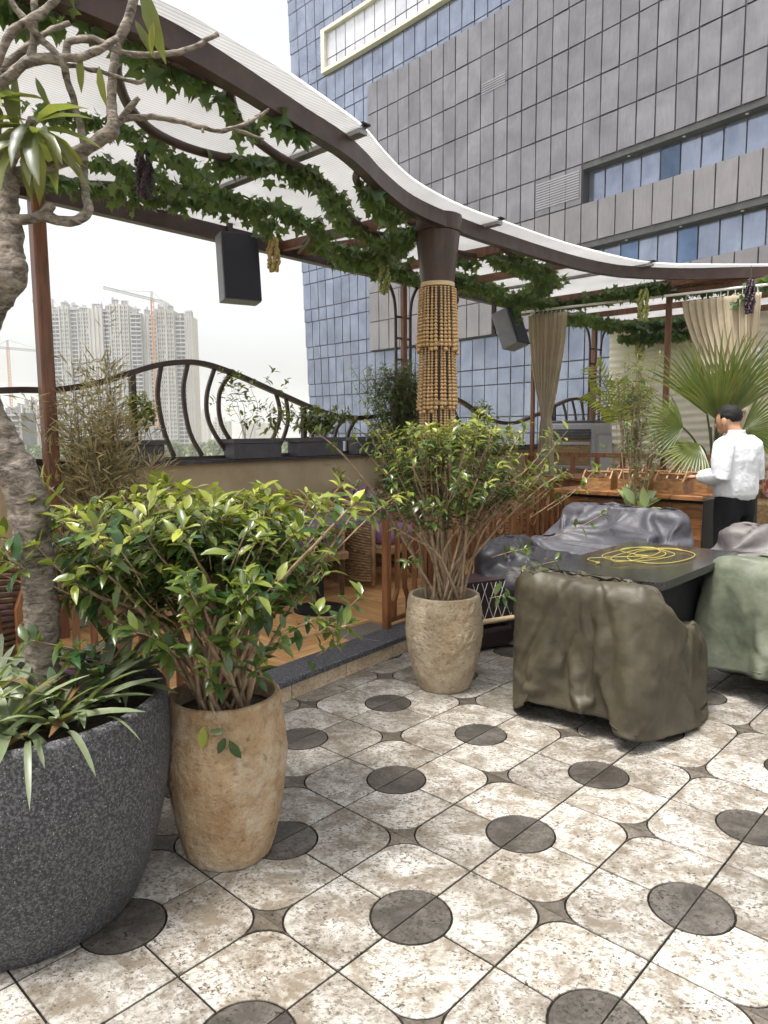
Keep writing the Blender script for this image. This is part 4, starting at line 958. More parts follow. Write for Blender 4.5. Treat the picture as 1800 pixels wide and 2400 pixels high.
limb([(-.918, 1.92, 2.508), (-.895, 1.93, 2.476), (-.862, 1.95, 2.433), (-.822, 1.97, 2.39), (-.817, 2.0, 2.345), (-.812, 2.03, 2.287), (-.811, 2.06, 2.232), (-.816, 2.07, 2.178), (-.807, 2.05, 2.087), (-.789, 2.02, 2.036), (-.81, 2.0, 2.004), (-.854, 1.99, 1.999), (-.896, 1.99, 2.013), (-.934, 1.99, 2.005), (-1.0, 2.02, 2.011)], [.008, .0085, .0085, .009, .009, .0095, .01, .01, .011, .013, .0135, .013, .013, .013, .014])
limb([(-.896, 1.99, 2.013), (-.88, 1.985, 2.03), (-.868, 1.98, 2.033)], [.013, .012, .009])
limb([(-.96, 1.9, 2.33), (-.942, 1.9, 2.367), (-.92, 1.9, 2.409), (-.893, 1.9, 2.436), (-.867, 1.91, 2.455), (-.835, 1.92, 2.484), (-.79, 1.93, 2.53)], [.01, .0105, .0105, .01, .01, .01, .009])
limb([(-1.0, 1.98, 2.33), (-.973, 1.98, 2.381), (-.94, 1.99, 2.415), (-.89, 2.0, 2.454), (-.865, 2.02, 2.489), (-.824, 2.05, 2.519)], [.011, .01, .01, .009, .008, .006])
limb([(-1.016, 2.03, 2.12), (-.977, 2.0, 2.165), (-.928, 1.97, 2.194), (-.892, 1.95, 2.24)], [.018, .016, .015, .014])
limb([(-1.02, 1.98, 2.35), (-.985, 1.98, 2.366), (-.883, 1.99, 2.395), (-.82, 2.0, 2.394), (-.765, 2.02, 2.391), (-.718, 2.05, 2.39), (-.657, 2.06, 2.376), (-.637, 2.06, 2.386)], [.009, .008, .007, .006, .006, .006, .0055, .0045])
limb([(-1.006, 2.03, 2.12), (-1.03, 2.02, 2.2), (-1.02, 2.0, 2.29), (-.99, 1.97, 2.34)], [.024, .02, .017, .013])
sp = []
for (p, d, n, s_, t) in [((-.60, 1.95, 2.56), (.25, 0, -1), (0, -1, .2), .17, .25), ((-.575, 1.95, 2.47), (-.15, 0, -1), (.2, -1, .2), .07, .9), ((-.775, 1.98, 2.41), (-.05, 0, -1), (.3, -1, 0), .085, .6), ((-.735, 2.0, 2.39), (.05, 0, -1), (0, -1, .1), .09, .85), ((-.88, 1.95, 2.34), (.35, 0, -.9), (0, -1, .3), .075, .15), ((-.93, 1.95, 2.35), (-.1, 0, -1), (0, -1, .3), .10, .3), ((-.955, 1.95, 2.33), (.1, 0, -1), (0, -1, .3), .13, .35), ((-.63, 1.98, 2.49), (.5, 0, -.9), (0, -1, .3), .09, .2)]:
    sp.append((frame(p, d, n, s_), t))
for k in range(26):
    a = k*2.4; d = Vector((math.cos(a), math.sin(a)*.8, random.uniform(-.9, .45))); sp.append((frame(Vector((-.892, 1.95, 2.235-random.random()*.05))+d*.01, d, Vector((0, -.3, 1))+rv(.2), random.uniform(.11, .19)), random.random()*.8))
for k in range(14):
    a = k*2.4; d = Vector((math.cos(a), math.sin(a)*.8, random.uniform(-.7, .6))); sp.append((frame(Vector((-.985, 1.94, 2.28))+d*.01, d, Vector((0, -.3, 1))+rv(.2), random.uniform(.07, .12)), random.random()*.9))
foliage(tree, sp, 'long', 'leaf_tree', 300)

# ---- bromeliads round the trunk
BL = ['bromeliad rosette at the front rim of the grey planter', 'bromeliad rosette with pink bract at the left frame edge', 'bromeliad rosette nearest the ochre pot', 'bromeliad rosette with rust tipped leaves left of centre', 'bromeliad rosette behind the tree trunk base', 'upright bromeliad rosette between trunk and ficus shrub', 'bromeliad rosette leaning over the planter rim on the right', 'pale bromeliad rosette at the left of the trunk', 'small bromeliad rosette in front of the trunk', 'rear bromeliad rosette against the railing posts', 'low bromeliad rosette with arching leaves over the front rim']
for k, (dx, dy, n, s_) in enumerate([(.12, -.27, 22, .22), (-.12, -.2, 22, .25), (.28, -.12, 22, .24), (.02, -.28, 20, .22), (.12, .2, 20, .27), (.27, .06, 22, .28), (.24, -.24, 20, .22), (-.08, .0, 20, .3), (.14, -.12, 20, .23), (.3, .2, 18, .27), (-.02, -.33, 20, .2)]):
    c = Vector((p3x+dx*.88, p3y+dy*.88, .63)); g = thing('bromeliad', BL[k], 'bromeliad', c, group='bromeliads in the grey planter'); sp = []
    for j in range(n):
        a = j*2.4 + k; el = random.uniform(.42, 1.3); d = Vector((math.cos(a)*math.cos(el), math.sin(a)*math.cos(el), math.sin(el))); t = random.random()*.8
        if random.random() < .08: t = 1.0
        sp.append((frame(c + d*.015, d, Vector((0, 0, 1)) - d*.3 + rv(.08), s_*.86*random.uniform(.6, 1.2), random.uniform(1.0, 1.5)), t))
    foliage(g, sp, 'blade', 'leaf_brom', 40)
    if k in (0, 6, 10):
        hp = []
        for q in range(3):
            an = R({0: -72, 6: -42, 10: -98}[k] + (q-1)*14 + random.uniform(-3, 3)); od = Vector((math.cos(an), math.sin(an), 0))
            hp.append((frame(Vector((p3x, p3y, .655)) + od*.39, od*.9 + Vector((0, 0, .45)) + rv(.12), Vector((0, 0, 1)) - od*.2, random.uniform(.08, .14), random.uniform(.9, 1.4)), random.uniform(.1, .6)))
        foliage(g, hp, 'droop', 'leaf_brom', 9)
    if k in (1, 3, 5):
        MB().tube([(0, 0, 0), (-.02, -.03, .06), (-.05, -.07, .10), (-.07, -.09, .115)], [.004, .008, .014, .002], 8).build('flower_bract', 'bract_pink', g, smooth=True)

# ================================================================== fences on the kerb
def fence(label, s0, s1, z0=.12, gap=.105):
    g = thing('slatted_fence', label, 'fence', P(s0, tk(s0)+.2, z0))
    def K(s_, z_, o=0): return P(s_, tk(s_)+.18+o, z_)
    for s_ in (s0, s1): MB().box(K(s_, z0+.425), (.045, .045, .85), rk).build('post', 'fence_wood', g, world=True)
    MB().bar([K(s0, .965+.012), K(s1, .965+.012)], .055, .03).build('top_rail', 'fence_wood', g, world=True)
    MB().bar([K(s0, z0+.05), K(s1, z0+.05)], .03, .03).build('bottom_rail', 'fence_wood', g, world=True)
    n = int((s1-s0)/gap); j = 0
    for k in range(1, n):
        s_ = s0 + (s1-s0)*k/n
        if k % 3 == 0:
            MB().box(K(s_, z0+.07+.38), (.022, .03, .76), rk).build('slat', 'fence_wood', g, world=True)
        else:
            sg = 1 if k % 3 == 1 else -1       # cranked slats that step sideways near the foot
            MB().bar([K(s_-sg*.025, z0+.06), K(s_-sg*.025, z0+.17), K(s_+sg*.012, z0+.25), K(s_+sg*.012, z0+.62), K(s_-sg*.02, z0+.70), K(s_-sg*.02, z0+.83)], .022, .028, tuple(TX)).build('slat', 'fence_wood', g, world=True)
    for k in range(int((s1-s0)/.6)):
        s_ = s0+.3+.6*k; b = MB(); b.tube([K(s_+.055*math.cos(a_*math.pi/8), z0+.52+.055*math.sin(a_*math.pi/8), -.02) for a_ in range(17)], .009, 6, False); b.build('ring', 'fence_wood', g, smooth=True, world=True)
    return g
fence('brown slatted fence on the granite kerb behind the cream pot', 3.46, 6.45)
fence('brown slatted fence behind the grey planter and the ficus shrub', -.4, 2.02)
# rail across the platform under the curtains
g = thing('cross_railing', 'brown post and rail barrier under the curtains in front of the cooler', 'railing', P(7.8, 4, .1))
MB().bar([P(7.8, 2.3, 1.14), P(7.8, 4.9, 1.14)], .05, .05).build('top_rail', 'fence_wood', g, world=True)
for z_ in (.5, .86): MB().bar([P(7.8, 2.3, z_), P(7.8, 4.9, z_)], .03, .03).build('lower_rail', 'fence_wood', g, world=True)
for k in range(9): MB().box(P(7.8, 2.35+k*.31, .61), (.045, .045, 1.02), RU).build('post', 'fence_wood', g, world=True)

# ================================================================== wicker chairs, cushions, table
def wicker_chair(label, loc, rz, mat='cane', cush=True):
    g = thing('wicker_chair', label, 'chair', loc, rz, 'wicker tub chairs on the platform')
    def shell(th, z_, r=.36): return Vector((r*1.0*math.sin(th), -r*.95*math.cos(th)*-1, z_))
    b = MB(); nrow = 26; T0, T1 = -2.05, 2.05
    def topz(th): return .62 + .2*math.cos(th*.55)**2
    for j in range(nrow):
        path = []
        for k in range(45):
            th = T0+(T1-T0)*k/44; zt = topz(th); z_ = .06 + (zt-.06)*(j+.5)/nrow; rr = .35 + .03*(z_/.8) + .006*(1 if (k//1+j) % 2 else -1)
            path.append(Vector((rr*math.sin(th), rr*.95*math.cos(th), z_)))
        b.tube(path, .0125, 5, True)
    tag(b.build('wicker_weave', mat, g, smooth=True), kind='stuff')
    MB().tube([Vector((.385*math.sin(T0+(T1-T0)*k/30), .366*math.cos(T0+(T1-T0)*k/30), topz(T0+(T1-T0)*k/30)+.005)) for k in range(31)], .022, 8).build('rim', mat, g, smooth=True)
    for sg in (-1, 1):
        th = sg*2.05; MB().tube([Vector((.385*math.sin(th), .366*math.cos(th), topz(th)+.005)), Vector((.37*math.sin(th), .352*math.cos(th), .03))], .02, 8).build('arm_post', mat, g, smooth=True)
    MB().bbox((0, -.02, .34), (.6, .58, .07), .02).build('seat_base', mat, g)
    for (x, y) in ((-.25, -.26), (.25, -.26), (-.23, .22), (.23, .22)): MB().lathe([(.016, 0), (.022, .32)], 8, (x, y, 0)).build('leg', 'cane_dark', g)
    if cush:
        MB().ball((0, -.04, .44), (.29, .29, .075), 24, 12, .45).build('seat_cushion', 'cushion_purple', g, smooth=True)
    return g
CH = P(4.62, 4.40, .1)
wicker_chair('wicker tub chair with purple seat cushion beside the fence post', CH, UA+R(12))
pil = MB().ball((0, 0, 0), (.24, .24, .085), 24, 12, .6); pil.v = [tuple(Matrix.Rotation(R(62), 3, 'X') @ Vector(v)) for v in pil.v]
o = solid('throw_pillow', pil, 'cushion_purple', 'plump purple pillow leaning on the purple seat cushion', 'pillow', smooth=True); o.location = CH + Vector((UX*.02 + TX*.13 + Vector((0, 0, .62)))); o.rotation_euler = (0, 0, UA+R(12))
wicker_chair('wicker tub chair partly hidden by the ficus leaves', P(3.78, 4.5, .1), UA+R(-5))
wicker_chair('dark wicker chair at the left edge behind the tree trunk', P(1.0, 3.75, .1), UA+R(170), 'cane_dark')
wicker_chair('wicker chair seen through the fence right of the bead column', P(6.3, 4.25, .1), UA+R(150))
wicker_chair('wicker chair beside the cross railing near the curtain', P(7.1, 4.1, .1), UA+R(190))
def dining_table(label, loc, rz, w, d, mat, h=.72):
    g = thing('dining_table', label, 'table', loc, rz, 'tables on the platform')
    MB().bbox((0, 0, h), (w, d, .04), .012).build('tabletop', mat, g); MB().lathe([(.2, 0), (.2, .02), (.03, .05), (.03, h-.03)], 16).build('pedestal', 'dark_metal', g)
    return g
dining_table('small slate topped table between the wicker chairs', P(3.55, 3.98, .1), UA, .6, .6, 'table_slate', .68)
dining_table('dark wooden table at the left edge behind the trunk', P(.55, 4.25, .1), UA, .9, .7, 'counter_wood', .75)

# ================================================================== covered furniture
def drape(label, loc, rz, w, d, hb, ha, hf, mat, seed, zb=.03, grow=.055, frames=26, nu=150, NV=28, NT=18, lift=.05, stiff=.3):
    """tarpaulin settled by cloth simulation over a hidden-shape lounge chair (back at local -x)"""
    sim = bpy.data.scenes.new('sim'); SC = sim.collection
    rnd = random.Random(seed)
    # chair body that carries the cloth
    c = MB(); e = .035
    c.bbox((0, 0, hf*.45), (d-2*e, w-2*e, hf*.9), .05)
    c.bbox((-d/2+e+.07, 0, hb*.49), (.14, w-2*e, hb*.97), .05)
    for sg in (-1, 1): c.bbox((.03, sg*(w/2-e-.06), ha*.49), (d-2*e-.06, .12, ha*.97), .05)
    cm = bpy.data.objects.new('collider', c.mesh('collider', None)); SC.objects.link(cm)
    md = cm.modifiers.new('Collision', 'COLLISION'); cm.collision.thickness_outer = .012; cm.collision.cloth_friction = 8
    fl_ = bpy.data.objects.new('floorcol', MB().box((0, 0, -.05), (4, 4, .1)).mesh('fc', None)); SC.objects.link(fl_); fl_.modifiers.new('Collision', 'COLLISION'); fl_.collision.thickness_outer = .005
    def rect(u, g, r_=.09):
        hx, hy = d/2+g, w/2+g; L_ = [2*hy-2*r_, math.pi*r_/2, 2*hx-2*r_, math.pi*r_/2]*2; q = u*sum(L_); x, y = -hx, -hy+r_; dv = (0, 1)
        for i, ln in enumerate(L_):
            if i % 2 == 0:
                if q <= ln: return x+dv[0]*q, y+dv[1]*q
                x += dv[0]*ln; y += dv[1]*ln
            else:
                nx, ny = dv[1], -dv[0]; cx, cy_ = x+nx*r_, y+ny*r_
                if q <= ln: a_ = q/r_; return cx-nx*r_*math.cos(a_)+dv[0]*r_*math.sin(a_), cy_-ny*r_*math.cos(a_)+dv[1]*r_*math.sin(a_)
                x, y = cx+dv[0]*r_, cy_+dv[1]*r_; dv = (nx, ny)
            q -= ln
        return x, y
    def topz(x, y):
        f = min(1, max(0, (x+d/2-.16)/(d-.16))); return hb+.03 + (ha-hb)*min(1, f*1.15)
    grid = []
    for j in range(NV+1):
        v = j/NV; row = []
        for k in range(nu):
            x0, y0 = rect(k/nu, 0); x, y = rect(k/nu, .015+grow*(1-v)); zt = topz(x0, y0)+lift
            row.append(Vector((x+rnd.gauss(0, .002), y+rnd.gauss(0, .002), zb+(zt-zb)*v + rnd.gauss(0, .002))))
        grid.append(row)
    rim = grid[-1]
    for j in range(1, NT+1):
        f = j/NT; grid.append([Vector((p.x*(1-f*.995), p.y*(1-f*.995), topz(p.x*(1-f), p.y)+.01+lift)) for p in rim])
    b = MB(); b.sheet(grid, True); m_ = len(grid); b.f.append(tuple((m_-1)*nu+k for k in range(nu)))
    g = thing('furniture_cover', label, 'furniture cover', loc, rz, 'tarpaulin covers over the lounge set')
    o = bpy.data.objects.new('cloth', b.mesh('cloth', mat, True)); SC.objects.link(o)
    cl = o.modifiers.new('Cloth', 'CLOTH'); s = cl.settings; s.quality = 5; s.mass = .25; s.tension_stiffness = 30; s.compression_stiffness = 30; s.shear_stiffness = 12; s.bending_stiffness = stiff; s.air_damping = 1.5
    s.tension_damping = 6; s.compression_damping = 6; s.shear_damping = 6
    cl.collision_settings.collision_quality = 2; cl.collision_settings.distance_min = .012; cl.collision_settings.use_self_collision = False
    cl.point_cache.frame_start = 1; cl.point_cache.frame_end = frames
    for f in range(1, frames+1): sim.frame_set(f)
    dg = sim.view_layers[0].depsgraph; ev = o.evaluated_get(dg); me = bpy.data.meshes.new_from_object(ev)
    o.modifiers.clear(); o.data = me; SC.objects.unlink(o); COL.objects.link(o); o.parent = g; me.polygons.foreach_set('use_smooth', [True]*len(me.polygons))
    for q in (cm, fl_): bpy.data.objects.remove(q)
    bpy.data.scenes.remove(sim)
    md = o.modifiers.new('sub', 'SUBSURF'); md.levels = 1; md.render_levels = 1
    md = o.modifiers.new('thick', 'SOLIDIFY'); md.thickness = .003; md.offset = -1
    MB().tube([me.vertices[nu+k].co for k in range(nu)] + [me.vertices[nu].co], .003, 5, False).build('hem', mat, g, smooth=True)
    sm = (NV-2)*nu; MB().tube([me.vertices[sm+k].co.copy() for k in range(int(.0*nu), int(.27*nu))], .0025, 5, False).build('seam', mat, g, smooth=True)
    return g
drape('olive brown tarpaulin over the nearest lounge chair', P(3.38, 1.61, 0), UA, .77, .70, .74, .48, .42, 'tarp_olive', 3, nu=140, NV=26, NT=16)
drape('pale green tarpaulin over the seat at the right edge', P(4.36, .98, 0), UA, .76, .78, .77, .6, .45, 'tarp_green', 5, zb=.1, nu=110, NV=22, NT=14, lift=.02, grow=.04, stiff=.8)
drape('grey tarpaulin over the long sofa behind the granite table', P(5.08, 2.45, 0), UA+R(180), 1.05, .75, .85, .62, .45, 'tarp_grey', 8, nu=120, NV=20, NT=14, lift=.015, grow=.03, stiff=2.0)
drape('dark tarpaulin over the low seat behind the cream pot bush', P(4.4, 2.62, 0), UA+R(-78), .78, .7, .66, .55, .45, 'tarp_dark', 11, nu=100, NV=18, NT=12, lift=.02, grow=.04, stiff=1.0)
drape('dusty rose tarpaulin over the chair below the standing waiter', P(5.18, 1.32, 0), UA+R(182), .83, .64, .77, .56, .45, 'tarp_rose', 14, nu=100, NV=18, NT=12, lift=.02, grow=.04, stiff=1.0)
# granite table
gt = thing('granite_table', 'polished black granite table among the covered chairs', 'table', P(3.87, 1.64, 0), UA)
pts = arcp(.51, .26, .07, 0, 90, 5) + arcp(-.51, .26, .07, 90, 180, 5) + arcp(-.51, -.26, .07, 180, 270, 5) + arcp(.51, -.26, .07, 270, 360, 5)
auto_smooth(MB().prism(pts, .68, .72).build('tabletop', 'granite_table', gt), 30)
MB().bbox((0, 0, .33), (.62, .45, .66), .02).build('base_cabinet', 'dark_metal', gt)
MB().bbox((0, 0, .67), (.7, .5, .018), .004).build('subframe', 'dark_metal', gt)
# yellow cable coiled on the table
cb = []; c0 = P(3.95, 1.64, .728)
for k in range(150):
    a_ = k*.19; f = k/150; ra = .22+.07*math.sin(a_*.37+1); rb = .13+.05*math.cos(a_*.23)
    cb.append(c0 + UX*(ra*math.cos(a_)*1.05 + .09*math.sin(f*7)) + TX*(rb*math.sin(a_) - .07*math.cos(f*5)) + Vector((0, 0, .004*(k//33) + .002*math.sin(a_*3))))
cb += [c0 + UX*(-.30) + TX*(.22) + Vector((0, 0, .001)), c0 + UX*(-.38) + TX*(.12)]
cbt = thing('yellow_cable', 'thin yellow cable coiled loosely on the black granite table', 'cable', c0)
MB().tube(spline(cb, 3), .0024, 6).build('cable', 'yellow_cable', cbt, smooth=True, world=True)
MB().tube([cb[-1], cb[-1] + Vector((-.02, -.02, 0))], .006, 6).build('plug', 'yellow_cable', cbt, world=True)
# low lattice screen and bolster behind the cream pot
g = thing('lattice_bench', 'low dark bench with crossed white cords behind the cream pot', 'bench', P(4.05, 2.72, 0), UA+R(-20))
MB().bbox((0, 0, .08), (.8, .3, .12), .02).build('base', 'maroon', g); MB().tube([(-.4, -.16, .2), (.4, -.16, .2)], .018, 8).build('front_bar', 'bead_rope', g, smooth=True)
MB().box((0, .0, .33), (.78, .25, .26)).build('box', 'maroon', g)
for k in range(11):
    x = -.35+k*.07
    for sg in (-1, 1): MB().bar([(x, -.135-.003*sg, .21), (x+sg*.09, -.135-.003*sg, .45)], .0025, .003, (0, 1, 0)).build('cord', 'white_paint', g)

# ================================================================== counter, crates, waiter
ct_ = thing('bar_counter', 'long dark wooden serving counter behind the covered sofa', 'counter', P(6.5, 2.6, 0), UA)
for k in range(5): MB().bbox((-.02, -.5+k*.26, .90), (1.55, .256, .035), .006).build('top_plank', 'counter_wood', ct_)
MB().box((0, 0, .45), (1.4, 1.2, .86)).build('carcass', 'dark_metal', ct_)
for k in range(5): MB().bbox((-.71, -.48+k*.24, .45), (.02, .235, .8), .004).build('front_panel', 'counter_wood', ct_)
hd = thing('wood_cabinet', 'small orange brown wooden cabinet left of the leafy pot plant', 'cabinet', P(6.6, 3.42, .0), UA-R(20))
MB().bbox((0, 0, .49), (.5, .55, .92), .01).build('body', 'counter_wood', hd); MB().bbox((0, 0, .965), (.54, .6, .03), .006).build('top', 'fence_wood', hd)
MB().bbox((-.256, 0, .68), (.014, .5, .4), .004).build('door', 'counter_wood', hd)
def crate(label, loc, rz):
    g = thing('wooden_crate', label, 'crate', loc, rz, 'wooden cutlery caddies on the counter')
    w, d, h = .24, .2, .10
    for (c, sz) in (((0, 0, .006), (w, d, .012)), ((0, -d/2, h/2), (w, .012, h)), ((0, d/2, h/2), (w, .012, h))): MB().box(c, sz).build('board', 'crate_wood', g)
    for sx in (-1, 1):
        b = MB(); y = d/2; n = [(-y, 0), (y, 0), (y, h), (.03, h+.07), (-.03, h+.07), (-y, h)]
        x = sx*w/2; b.add([(x-.006, a_, c_) for a_, c_ in n] + [(x+.006, a_, c_) for a_, c_ in n], [(5, 4, 3, 2, 1, 0), (6, 7, 8, 9, 10, 11)] + [(i, (i+1) % 6, 6+(i+1) % 6, 6+i) for i in range(6)]); b.build('end_panel', 'crate_wood', g)
    MB().tube([(-w/2, 0, h+.05), (w/2, 0, h+.05)], .011, 8).build('handle', 'crate_wood', g)
    MB().box((0, 0, h*.6), (.012, d-.02, h)).build('divider', 'crate_wood', g)
    return g
for lab, s_, t_, a_ in (('front left wooden caddy on the counter', 5.90, 2.92, 8), ('second wooden caddy on the counter behind the leafy plant', 5.93, 2.60, 2), ('wooden caddy nearest the counter front edge', 5.91, 2.28, -4), ('wooden caddy beside the waiter', 6.22, 2.22, 5), ('rear wooden caddy at the middle of the counter', 6.24, 2.55, 0), ('rear left wooden caddy on the counter', 6.26, 2.88, 6)):
    crate(lab, P(s_, t_, .918), UA+R(90+a_))
def remesh(o, vox, smooth=8):
    md = o.modifiers.new('re', 'REMESH'); md.mode = 'VOXEL'; md.voxel_size = vox; md.use_smooth_shade = True
    ms = o.modifiers.new('sm', 'SMOOTH'); ms.factor = .5; ms.iterations = smooth
def ellipsoids(mb, path, rads, n=14):
    # loft of ellipse sections
    grid = []
    for (x, y, z), (ra, rb) in zip(path, rads): grid.append([Vector((x+ra*math.cos(2*math.pi*k/n), y+rb*math.sin(2*math.pi*k/n), z)) for k in range(n)])
    i0 = len(mb.v); mb.sheet(grid, True); m = len(grid); mb.f += [tuple(i0+k for k in range(n-1, -1, -1)), tuple(i0+(m-1)*n+k for k in range(n))]
WX, WY = 2.69, 5.5
pr_ = thing('person', 'person in white shirt and black trousers looking down beside the counter', 'person', (WX, WY, 0), R(33))
b = MB()                                              # one continuous body: legs, trunk, arms, neck, head
for sg in (-1, 1):
    b.tube([(sg*.09, 0, .86), (sg*.095, .01, .48), (sg*.095, -.01, .09)], [.085, .06, .042], 12)
    b.tube([(sg*.095, -.05, .035), (sg*.1, .15, .03)], [.036, .032], 10)
ellipsoids(b, [(0, 0, .82), (0, 0, .95), (0, 0, 1.1), (0, -.01, 1.28), (0, -.01, 1.36)], [(.15, .1), (.15, .1), (.14, .095), (.17, .1), (.1, .07)])
b.tube([(0, -.01, 1.3), (0, .03, 1.42), (0, .06, 1.48)], [.062, .054, .054], 12)
b.ball((0, .085, 1.50), (.07, .09, .10), 18, 14)
b.ball((0, .17, 1.46), (.013, .022, .02), 8, 6); b.ball((0, .13, 1.425), (.038, .035, .03), 10, 8)
for sg in (-1, 1): b.ball((sg*.075, .07, 1.485), (.014, .024, .034), 8, 6)
hands = {-1: ((-.17, 0, 1.32), (-.225, -.02, 1.08), (-.13, .24, 1.06)), 1: ((.17, 0, 1.32), (.235, -.02, 1.06), (.12, .22, 1.04))}
for sg, (sh, el, wr_) in hands.items():
    b.tube([sh, el], [.048, .038], 10); b.tube([el, wr_], [.036, .024], 10)
    w_ = Vector(wr_); f_ = (w_-Vector(el)).normalized(); sd_ = Vector((1, 0, 0))*sg
    b.ball(w_+f_*.045, (.038, .045, .018), 10, 8)
    for q, ln in enumerate((.062, .07, .066, .052)):
        bs = w_+f_*.075+sd_*(.027-.018*q); b.tube([bs, bs+f_*ln*.5+Vector((0, 0, -.008)), bs+f_*ln*.8+Vector((0, 0, -.03))], [.0095, .0088, .0075], 7)
    bs = w_+f_*.03-sd_*.03; b.tube([bs, bs+f_*.03-sd_*.02, bs+f_*.06-sd_*.015], [.011, .01, .008], 7)
bo = b.build('body', 'skin', pr_); remesh(bo, .0065, 4)
b = MB()
ellipsoids(b, [(0, 0, .90), (0, 0, .94), (0, .0, 1.0), (0, -.005, 1.1), (0, -.015, 1.2), (0, -.015, 1.29), (0, -.01, 1.345), (0, 0, 1.385), (0, .01, 1.40)], [(.158, .122), (.182, .145), (.19, .15), (.186, .14), (.192, .135), (.198, .125), (.165, .10), (.09, .075), (.062, .06)], 22)
for sg, (sh, el, wr_) in hands.items():
    e = Vector(el); w_ = Vector(wr_); b.tube([(sg*.13, -.005, 1.335), (sg*.175, -.005, 1.31), (sg*.205, -.01, 1.2), e, e+(w_-e)*.25, e+(w_-e)*.55, e+(w_-e)*.8], [.064, .08, .078, .07, .068, .058, .05], 14)
b.v = [tuple(Vector(v) + .6*Vector(noise.noise_vector(Vector((v[0]*9, v[1]*9, v[2]*6))))*.012 + Vector(noise.noise_vector(Vector((v[0]*24, v[1]*24, v[2]*17))))*.006) for v in b.v]
so = b.build('shirt', 'shirt_white', pr_); remesh(so, .007, 3)
tx_ = bpy.data.textures.new('cloth_folds', 'CLOUDS'); tx_.noise_scale = .11; tx_.noise_type = 'HARD_NOISE'; tx_.noise_depth = 2
dm = so.modifiers.new('folds', 'DISPLACE'); dm.texture = tx_; dm.strength = -.009; dm.mid_level = .3; dm.texture_coords = 'LOCAL'
auto_smooth(MB().lathe([(.066, 1.385), (.064, 1.42), (.058, 1.425), (.056, 1.39)], 20, (0, .012, 0)).build('collar', 'shirt_white', pr_))
b = MB()
for sg in (-1, 1): b.tube([(sg*.085, 0, .92), (sg*.092, .0, .8), (sg*.098, .01, .48), (sg*.098, -.01, .07)], [.098, .098, .078, .068], 14)
ellipsoids(b, [(0, 0, .78), (0, 0, .86), (0, 0, .955)], [(.165, .115), (.172, .12), (.160, .112)], 18)
to = b.build('trousers', 'trousers_black', pr_); remesh(to, .011, 5)
b = MB(); b.ball((0, .075, 1.535), (.079, .097, .083), 30, 22)
def hairline(v): return 1.478 if v[1] < .03 else (1.508 if v[1] < .1 else 1.56)
b.v = [tuple(Vector((v[0]*(.93 if v[2] < hairline(v) else 1), v[1], max(v[2], hairline(v)))) + Vector(noise.noise_vector(Vector(v)*55))*.009*(v[2] > hairline(v))) for v in b.v]
b.build('hair', 'hair', pr_, smooth=True)
for sg in (-1, 1):
    MB().bbox((sg*.1, .06, .025), (.085, .26, .05), .015).build('shoe', 'dark_metal', pr_)
st_ = thing('side_table', 'small black folding table at the right edge behind the waiter', 'table', P(6.4, 1.0, 0), UA)
MB().bbox((0, 0, .80), (.62, .6, .035), .008).build('tabletop', 'dark_metal', st_)
for sx in (-1, 1):
    MB().bar([(sx*.25, -.25, .78), (sx*.25, .25, 0)], .03, .03).build('leg', 'dark_metal', st_); MB().bar([(sx*.22, .25, .78), (sx*.22, -.25, 0)], .03, .03).build('leg', 'dark_metal', st_)

